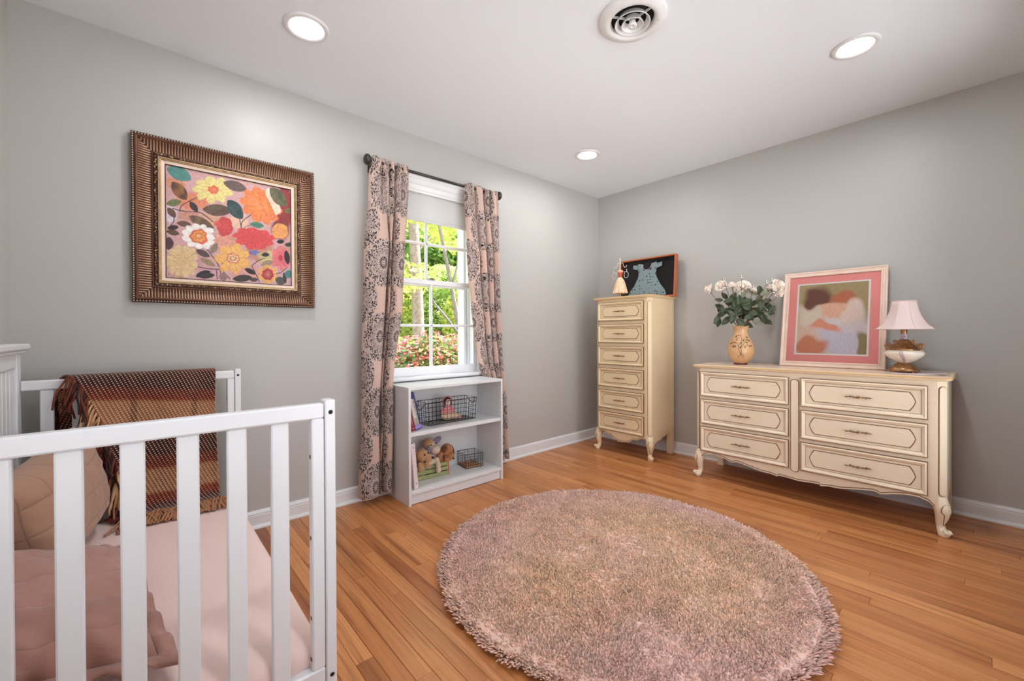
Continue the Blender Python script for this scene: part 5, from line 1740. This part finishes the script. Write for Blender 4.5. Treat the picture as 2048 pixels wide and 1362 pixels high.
mb = MB(); mb.rectloops(-pw / 2, pw / 2, 0, ph, [(.0815, .0012), (.092, .0012), (.0925, .0004)], 0)
obj('white_mat', mb, mat('white_board', rgb(240, 232, 226), .85), fr2)
def pastel(n):
    u, v = np.meshgrid((np.arange(n) + .5) / n, (np.arange(n) + .5) / n)
    def L(*c): return np.array(lin(tuple(q / 255 for q in c)))
    w1 = vnoise(u * 100, v * 100, .06, 3) - .5; w2 = vnoise(u * 100, v * 100, .06, 4) - .5
    U2, V2 = u + w1 * .14, v + w2 * .14
    img = np.zeros((n, n, 3)) + L(176, 156, 112)
    def b(x, y, rx, ry, c, soft=.35):
        d = np.sqrt(((U2 - x) / rx) ** 2 + ((V2 - y) / ry) ** 2)
        m_ = np.clip((1 - d) / soft, 0, 1)[..., None]
        img[:] = img * (1 - m_) + L(*c) * m_
    # loose abstract colour fields in the same tones
    b(.75, .18, .5, .3, (170, 148, 104)); b(.25, .72, .45, .5, (222, 186, 164)); b(.72, .70, .48, .42, (216, 200, 200)); b(.30, .2, .28, .2, (112, 70, 58)); b(.66, .24, .2, .13, (190, 110, 74))
    b(.52, .42, .34, .12, (232, 178, 148)); b(.2, .5, .2, .2, (224, 204, 180)); b(.82, .40, .2, .18, (232, 206, 188)); b(.62, .82, .36, .22, (206, 196, 206)); b(.2, .92, .3, .16, (206, 130, 98)); b(.95, .86, .12, .24, (146, 128, 92)); b(.45, .62, .3, .08, (226, 150, 122)); b(.58, .50, .18, .07, (224, 210, 206))
    st = vnoise(u * 100 + v * 30, v * 100 - u * 30, .9, 8) * .5 + vnoise(u * 100 - v * 60, v * 60, 1.6, 9) * .5
    return img * (.86 + .28 * st[..., None])
n = 150
pi_ = pastel(n)
a0, a1, b0, b1 = -pw / 2 + .092, pw / 2 - .092, .092, ph - .092
gx, gz = np.meshgrid(np.linspace(a0, a1, n), np.linspace(b1, b0, n))
V = np.stack([gx.ravel(), np.full(gx.size, -.0004), gz.ravel()], 1)
idx = np.arange(n * n).reshape(n, n)
Q = np.stack([idx[:-1, :-1].ravel(), idx[1:, :-1].ravel(), idx[1:, 1:].ravel(), idx[:-1, 1:].ravel()], 1)
me = fast_mesh('print', V, Q, False); setcol(me, pi_.reshape(-1, 3))
obj('print', me, vcolmat('pastel_print', .6, .3), fr2)
mb = MB(); i = [mb.p(x, -.0045, z) for x, z in ((-pw / 2 + .034, .034), (pw / 2 - .034, .034), (pw / 2 - .034, ph - .034), (-pw / 2 + .034, ph - .034))]; mb.face(i)
obj('glass_front', mb, M_glass, fr2)

# table lamp
lp = thing('table_lamp', 'table lamp with a flared pale shade and bronze and marbled urn base', 'lamp', (-.262, -2.332, DT))
M_lb = mat('lamp_bronze', rgb(198, 150, 104), .35, metal=.85, c2=rgb(120, 84, 52), vscale=40, bump=.2, bscale=150)
t = NT('marbled_urn'); co = t.coord('Object')
nn_ = t.noise(9, 5, .7, co, 1.2)
t.col(t.mix(t.math('MULTIPLY_ADD', nn_, 3, -1.3, clamp=True), rgb(236, 224, 208), rgb(206, 186, 168))); t.set(Roughness=.25)
M_urn = t.m
mb = MB(); mb.lathe([(.0005, .006), (.060, .006), (.066, .010), (.0665, .018), (.060, .026), (.052, .034), (.047, .040), (.042, .043), (.040, .048), (.030, .051), (.027, .055), (.028, .058)], seg=48, fl=lambda a, z: 1 + (.03 * math.cos(a * 4) if z < .02 else 0)); obj('base', mb, M_lb, lp)
for k in range(4):
    a = k * PI / 2 + PI / 4
    mb = MB(); mb.ell((.057 * math.cos(a), .057 * math.sin(a), .005), (.008, .008, .005), 10, 6); obj('foot', mb, M_lb, lp)
mb = MB(); mb.lathe([(.027, .056), (.040, .063), (.062, .078), (.080, .094), (.087, .106), (.086, .116), (.078, .124), (.062, .129), (.045, .131)], seg=48); ur = obj('urn', mb, M_urn, lp)
mb = MB()
va = math.atan2(-.3, -3.28)
for off_ in (-.10, -.02, .06):
    mb.tube([((r_ + .0008) * math.cos(va + off_ + .12 * math.sin(z * 40)), (r_ + .0008) * math.sin(va + off_ + .12 * math.sin(z * 40)), z) for r_, z in [(q.x, q.y) for q in catmull([(.030, .058, 0), (.062, .078, 0), (.080, .094, 0), (.087, .106, 0), (.086, .116, 0), (.078, .124, 0)], 5)]], .0011, 5)
obj('painted_ribbon', mb, mat('ribbon_violet', rgb(150, 134, 146), .4), ur)
mb = MB(); mb.lathe([(.066, .127), (.068, .132), (.064, .138), (.054, .141), (.050, .146), (.040, .160), (.030, .172), (.027, .178), (.026, .182), (.022, .186), (.016, .190)], seg=60, fl=lambda a, z: 1 + (.03 * math.sin(a * 20) if .14 < z < .175 else 0)); obj('neck_collar', mb, M_lb, lp)
for sg in (-1, 1):
    mb = MB()
    ax = Vector((.095, -.9955, 0)) if False else Vector((-.09, -1, 0)).normalized()
    P = [(.030, .176), (.040, .184), (.046, .180), (.044, .172), (.038, .174)]
    mb.tube([ax * sg * a + Vector((0, 0, z)) for a, z in [(q.x, q.y) for q in catmull([(a, z, 0) for a, z in P], 6)]], .0035, 8)
    P = [(.034, .168), (.048, .158), (.064, .162), (.076, .160), (.080, .150), (.074, .140), (.062, .140), (.056, .147), (.061, .152), (.066, .149)]
    pp = catmull([(a, z, 0) for a, z in P], 5)
    mb.tube([ax * sg * q.x + Vector((0, 0, q.y)) for q in pp], [.0058 - .0028 * abs(i / len(pp) - .45) for i in range(len(pp))], 8)
    obj('scroll_handle', mb, M_lb, lp)
mb = MB(); mb.lathe([(.0125, .188), (.0125, .222)], seg=20, capt=True); sk = obj('socket_sleeve', mb, mat('candle_sleeve', rgb(216, 206, 220), .4), lp)
mb = MB()
for z in (.193, .200, .207):
    for k in range(4):
        aa = va + (-.45 + k * .3)
        ca, sa = math.cos(aa), math.sin(aa)
        mb.M = Matrix.Translation((.0127 * ca, .0127 * sa, z)) @ Matrix.Rotation(aa, 4, 'Z')
        if (k + int(z * 1000)) % 3: mb.box(-.0005, .0005, -.0012, .0014, 0, .005)
obj('printed_sticker', mb, mat('sticker_ink', rgb(50, 44, 84), .5), sk)
mb = MB(); mb.lathe([(.014, .220), (.0145, .228), (.0145, .25), (.010, .262), (.003, .265)], seg=20, capt=True); mb.tube([(0, 0, .26), (0, 0, .408)], .002, 6); obj('socket', mb, M_lb, lp)
t = NT('shade_fabric'); co = t.coord('Object')
t.col(rgb(238, 220, 216)); t.set(Roughness=.8)
t.bump(t.noise(300, 2, .5, co), .15, .001)
trn = t.node('ShaderNodeBsdfTranslucent'); trn.inputs[0].default_value = rgb(236, 214, 204)
ms = t.node('ShaderNodeMixShader'); ms.inputs[0].default_value = .25
t.link(t.b.outputs[0], ms.inputs[1]); t.link(trn.outputs[0], ms.inputs[2]); t.link(ms.outputs[0], t.n['Material Output'].inputs[0])
M_lsh = t.m
shp = [(.131, .246), (.126, .252), (.108, .268), (.091, .290), (.076, .320), (.065, .352), (.058, .385), (.0545, .408)]
def octf(a):
    k = PI / 4; q = ((a + .3) % k) - k / 2
    return math.cos(k / 2) / math.cos(q) * .55 + .45
mb = MB(); mb.lathe(shp, seg=64, fl=lambda a, z: octf(a)); o = obj('lamp_shade', mb, M_lsh, lp); o.modifiers.new('s', 'SOLIDIFY').thickness = .0015
mb = MB()
for k in range(8):
    a = k * PI / 4 - .3
    mb.tube([((r_ * octf(a) + .0006) * math.cos(a), (r_ * octf(a) + .0006) * math.sin(a), z) for r_, z in shp], .0014, 5)
for r_, z, q in ((.131, .2475, .0022), (.0545, .407, .0022)):
    mb.tube([(r_ * octf(a) * math.cos(a), r_ * octf(a) * math.sin(a), z) for a in np.linspace(0, 2 * PI, 65)[:-1]], q, 6, closed=True)
obj('shade_piping', mb, mat('shade_trim', rgb(226, 200, 190), .7), o)

# loose sheet of paper
sp_ = thing('paper_sheet', 'pale sheet of card with a curled corner at the right end of the dresser', 'paper', (-.235, -2.40, DT + .0008), rz=math.radians(-88))
mb = MB()
mb.grid(14, 8, lambda u, v: (-.115 + .22 * u, -.14 + .22 * v, .0006 + .010 * max(0, (u + (1 - v) * .3 - .95)) ** 1.0 * 2.2))
o = obj('sheet', mb, mat('pale_card', rgb(228, 212, 214), .25), sp_); o.modifiers.new('s', 'SOLIDIFY').thickness = .0012

def leafmat(name, c, c2, tr=.5):
    t = NT(name)
    a = t.node('ShaderNodeAttribute', attribute_name='col')
    t.col(a.outputs['Color']); t.set(Roughness=.6)
    trn = t.node('ShaderNodeBsdfTranslucent'); t.link(a.outputs['Color'], trn.inputs[0])
    ms = t.node('ShaderNodeMixShader'); ms.inputs[0].default_value = tr
    t.link(t.b.outputs[0], ms.inputs[1]); t.link(trn.outputs[0], ms.inputs[2]); t.link(ms.outputs[0], t.n['Material Output'].inputs[0])
    return t.m

# ------------------------------------------------------------------ rug
RC, RR = (-1.884, -1.498), .792
rug = thing('round_rug', 'round shaggy dusty pink rug on the oak floor', 'rug', (RC[0], RC[1], 0))
mb = MB()
mb.lathe([(.001, .002), (RR - .012, .002), (RR - .006, .010), (RR - .022, .029), (.001, .032)], seg=120)
obj('backing', mb, mat('rug_backing', rgb(226, 190, 176), .95), rug)
NTUFT = 62000
g_ = np.random.default_rng(11)
k_ = np.arange(NTUFT)
rad = np.sqrt((k_ + .5) / NTUFT) * (RR + .004); th_ = k_ * 2.399963
px_ = rad * np.cos(th_) + g_.normal(0, .0015, NTUFT); py_ = rad * np.sin(th_) + g_.normal(0, .0015, NTUFT)
lx = (vnoise(px_ + 5, py_ + 5, 6, 21) - .5) + (vnoise(px_ + 5, py_ + 5, 26, 22) - .5) * 1.3
ly = (vnoise(px_ + 5, py_ + 5, 6, 23) - .5) + (vnoise(px_ + 5, py_ + 5, 26, 24) - .5) * 1.3
ln_ = np.hypot(px_, py_) / RR
out = np.clip((ln_ - .93) / .07, 0, 1)
dirx = lx * .016 + g_.normal(0, .0065, NTUFT) + px_ / RR * .024 * out
diry = ly * .016 + g_.normal(0, .0065, NTUFT) + py_ / RR * .024 * out
hgt = .026 + g_.uniform(-.004, .006, NTUFT) + (vnoise(px_ + 5, py_ + 5, 9, 31) - .5) * .008 - out * .012
phi = g_.uniform(0, 2 * PI, NTUFT)
wr_ = .0040 + g_.uniform(-.0006, .001, NTUFT)
Vt = np.zeros((NTUFT, 9, 3), np.float32)
for lev, (f, wsc) in enumerate(((0, .8), (.82, 1.2), (1.0, .25))):
    for c_ in range(3):
        a = phi + c_ * 2.0944 + lev * .9
        Vt[:, lev * 3 + c_, 0] = px_ + dirx * f ** 1.4 + np.cos(a) * wr_ * wsc
        Vt[:, lev * 3 + c_, 1] = py_ + diry * f ** 1.4 + np.sin(a) * wr_ * wsc
        Vt[:, lev * 3 + c_, 2] = .010 + hgt * f
base_ = (np.arange(NTUFT) * 9)[:, None, None]
qs = []
for lev in (0, 1):
    for c_ in range(3):
        c2_ = (c_ + 1) % 3
        qs.append([lev * 3 + c_, lev * 3 + c2_, lev * 3 + 3 + c2_, lev * 3 + 3 + c_])
qs = np.array(qs)[None]
me = fast_mesh('pile', Vt.reshape(-1, 3), (base_ + qs).reshape(-1, 4), True)
def LL(*c): return np.array(lin(tuple(q / 255 for q in c)))
wm = np.clip(vnoise(px_ + 5, py_ + 5, 2.2, 41) * 1.1 + .75 * np.exp(-((px_ - .0) ** 2 + (py_ - .05) ** 2) / .16) - .35, 0, 1)[:, None]
cl = LL(242, 206, 194) * (1 - wm) + LL(244, 208, 168) * wm
cl = cl * (1 + .22 * (vnoise(px_ + 5, py_ + 5, 30, 42) - .5) + g_.normal(0, .13, NTUFT))[:, None]
cv = np.repeat(cl[:, None, :], 9, axis=1)
cv[:, 0:3] *= .95
setcol(me, cv.reshape(-1, 3))
M_yarn = leafmat('shag_yarn', 0, 0, .3)
o = obj('pile', me, M_yarn, rug); o['kind'] = 'stuff'

# ------------------------------------------------------------------ outside the window
M_bark = mat('bark', rgb(176, 162, 150), .9, c2=rgb(112, 98, 88), vscale=12, bump=.6, bscale=30, bdist=.02)
M_bark2 = mat('grey_bark', rgb(150, 144, 138), .9, c2=rgb(104, 98, 92), vscale=12)
M_lf = leafmat('leaf_green', 0, 0, .6)
GZ = -.45
mb = MB(); mb.box(-30, 40, T + .01, 60, GZ - .2, GZ)
o = obj('lawn', mb, mat('lawn_green', rgb(110, 128, 66), .95, c2=rgb(140, 120, 80), vscale=2)); o['kind'] = 'structure'
def cloud(n, blobs, size, cols, seed, jit=.25):
    g = np.random.default_rng(seed)
    wts = np.array([b[3] * b[4] * b[5] for b in blobs]); wts = wts / wts.sum()
    ci = g.choice(len(blobs), n, p=wts)
    B = np.array(blobs)[ci]
    d = g.normal(0, 1, (n, 3)); d /= np.linalg.norm(d, axis=1)[:, None]
    rr = g.uniform(.45, 1, n) ** .5
    c = B[:, :3] + d * rr[:, None] * B[:, 3:6]
    s = size * g.uniform(.6, 1.3, n)
    a = g.normal(0, 1, (n, 3)); a[:, 2] *= .5; a /= np.linalg.norm(a, axis=1)[:, None]
    b = g.normal(0, 1, (n, 3)); b -= a * (a * b).sum(1)[:, None]; b /= np.linalg.norm(b, axis=1)[:, None]
    V = np.stack([c - a * s[:, None], c + b * s[:, None] * .42, c + a * s[:, None], c - b * s[:, None] * .42], 1).reshape(-1, 3)
    Fq = np.arange(n * 4).reshape(n, 4)
    cc = np.array([LL(*q) for q in cols])[g.integers(0, len(cols), n)] * g.uniform(1 - jit, 1 + jit, n)[:, None]
    return V, Fq, np.repeat(cc, 4, axis=0)
def tree(name, label, x, y, trunk, blobs, n, size, cols, seed, bark, cat='tree', grp=None, branches=()):
    root = thing(name, label, cat, (x, y, GZ), group=grp)
    if trunk:
        mb = MB(); pts = catmull([q[:3] for q in trunk], 5)
        rs = list(np.interp(np.linspace(0, len(trunk) - 1, len(pts)), range(len(trunk)), [q[3] for q in trunk]))
        mb.tube(pts, rs, 12); obj('trunk', mb, bark, root)
    for br in branches:
        mb = MB(); pts = catmull([q[:3] for q in br], 4)
        mb.tube(pts, list(np.linspace(br[0][3], br[-1][3], len(pts))), 7); obj('branch', mb, bark, root)
    V, Fq, cc = cloud(n, blobs, size, cols, seed)
    me = fast_mesh('foliage', V, Fq, False); setcol(me, cc)
    o = obj('foliage', me, M_lf, root); o['kind'] = 'stuff'
    return root
Y1 = [(222, 228, 130), (198, 214, 116), (236, 230, 140), (170, 196, 106), (212, 224, 156)]
Y2 = [(172, 204, 130), (150, 188, 120), (196, 218, 130), (210, 224, 140), (140, 176, 116)]
def raypt(px, dist, extra=0):
    a = YAW - math.atan((px - 1024) / F_PX)
    return CAM.x + math.cos(a) * dist, CAM.y + math.sin(a) * dist
x, y = raypt(836, 12.5)
tree('deciduous_tree', 'thick pale barked tree seen through the left panes of the window', x, y, [(0, 0, 0, .19), (.0, 0, 2.2, .165), (-.12, 0, 4.5, .145), (-.3, 0, 7.5, .10)],
     [(-1.4, 1.0, 4.8, 1.6, 1.0, 1.1), (1.2, .8, 5.6, 1.5, 1, .9), (-.6, 1.2, 3.0, 1.3, .8, .6), (0, .4, 7.0, 2.4, 1.6, 1.4)], 9000, .10, Y1, 51, M_bark,
     branches=[[(-.05, 0, 3.0, .05), (-.8, -.2, 3.9, .03), (-1.6, -.2, 4.2, .015)], [(-.1, 0, 3.8, .05), (.6, -.1, 4.6, .03), (1.5, 0, 5.2, .012)]], grp='trees outside the window')
x, y = raypt(918, 8.6)
tree('slender_tree', 'slender grey forked tree seen through the right panes of the window', x, y, [(.18, 0, 0, .06), (.12, 0, 1.0, .055), (-.06, 0, 1.9, .048), (-.30, 0, 3.0, .034), (-.6, 0, 4.2, .02)],
     [(-.6, .3, 4.4, 1.4, .8, .7), (.5, .4, 3.7, .9, .7, .5), (-.9, .2, 2.6, .6, .4, .3)], 3600, .075, Y1, 52, M_bark2,
     branches=[[(.0, 0, 1.5, .035), (-.35, -.05, 1.85, .022), (-.62, 0, 2.2, .012), (-.58, 0, 2.6, .006)], [(-.19, 0, 2.4, .030), (-.02, -.05, 3.1, .020), (.05, 0, 4.2, .010)], [(.1, 0, 1.2, .02), (.4, 0, 1.7, .014), (.7, 0, 2.0, .008)]], grp='trees outside the window')
for i, (px, ds, zc, hh_, sd, cols, n) in enumerate(((770, 17, 3.2, 3.6, 61, Y2, 15000), (850, 19, 3.4, 3.8, 62, Y1, 15000), (935, 18, 3.2, 3.6, 63, Y2, 15000), (1010, 17, 3.2, 3.6, 64, Y1, 10000), (690, 18, 3.2, 3.6, 65, Y2, 8000))):
    x, y = raypt(px, ds)
    side = {770: 'dense green tree at the left of the view outside', 850: 'dense yellow-green tree behind the thick pale trunk outside', 935: 'dense green tree behind the slender forked tree outside', 1010: 'yellow-green tree outside, hidden behind the right curtain', 690: 'green tree outside, hidden behind the left curtain'}[px]
    tree('woodland_tree', side, x, y, [(0, 0, 0, .16), (.1, 0, 2.5, .13), (0, 0, 5, .08)], [(0, 0, zc, 2.3, 1.6, hh_ * .8), (-.6, -.8, 1.6, 1.9, 1.0, 1.2), (.8, -.5, 5.2, 1.6, 1.2, 1.2)], n, .15, cols, sd, M_bark2, grp='trees outside the window')
for i, (px, ds, sd) in enumerate(((795, 14.2, 81), (875, 14.6, 82), (950, 14.0, 83))):
    x, y = raypt(px, ds)
    tree('understory_tree', ('low light green sapling at the left of the view outside', 'low light green sapling in the middle of the view outside', 'low light green sapling at the right of the view outside')[i], x, y, [(0, 0, 0, .04), (.05, 0, 1.4, .03), (0, 0, 2.6, .015)],
         [(0, 0, 1.9, 1.25, .7, 1.3), (.2, -.2, 3.3, .8, .5, .6)], 6500, .085, Y1 if i != 1 else [(206, 226, 160), (186, 212, 130), (226, 236, 176)], sd, M_bark2, grp='trees outside the window')
for i, (px, ds, w_, h_, sd) in enumerate(((800, 7.4, .75, .62, 71), (862, 7.0, .85, .68, 72), (925, 7.6, .8, .66, 73))):
    x, y = raypt(px, ds)
    lab = ('pink flowering azalea bush at the left of the window view', 'pink flowering azalea bush in the middle of the window view', 'pink flowering azalea bush at the right of the window view')[i]
    rt_ = thing('azalea_bush', lab, 'bush', (x, y, GZ), group='azalea bushes outside the window')
    for nm, n, cols, sz, kk in (('foliage', 6200, [(110, 146, 84), (140, 168, 96), (96, 128, 76), (170, 176, 104)], .045, .94), ('blossoms', 2900, [(232, 120, 132), (238, 156, 162), (218, 98, 112), (240, 178, 174), (232, 136, 118)], .042, 1.02)):
        bl = [(0, 0, .75, w_ * kk, w_ * .8 * kk, h_ * kk + .12), (.35, -.2, .95, w_ * .5 * kk, .4 * kk, .36 * kk), (-.35, -.1, .85, w_ * .55 * kk, .4 * kk, .4 * kk)]
        V, Fq, cc = cloud(n, bl, sz, cols, sd + n)
        me = fast_mesh(nm, V, Fq, False); setcol(me, cc)
        o = obj(nm, me, M_lf, rt_); o['kind'] = 'stuff'
    mb = MB()
    for q in range(5): mb.tube([(0, 0, 0), (.2 * math.cos(q * 1.3), .2 * math.sin(q * 1.3), .35), (.42 * math.cos(q * 1.3), .42 * math.sin(q * 1.3), .8)], [.02, .014, .006], 6)
    obj('branches', mb, M_bark2, rt_)
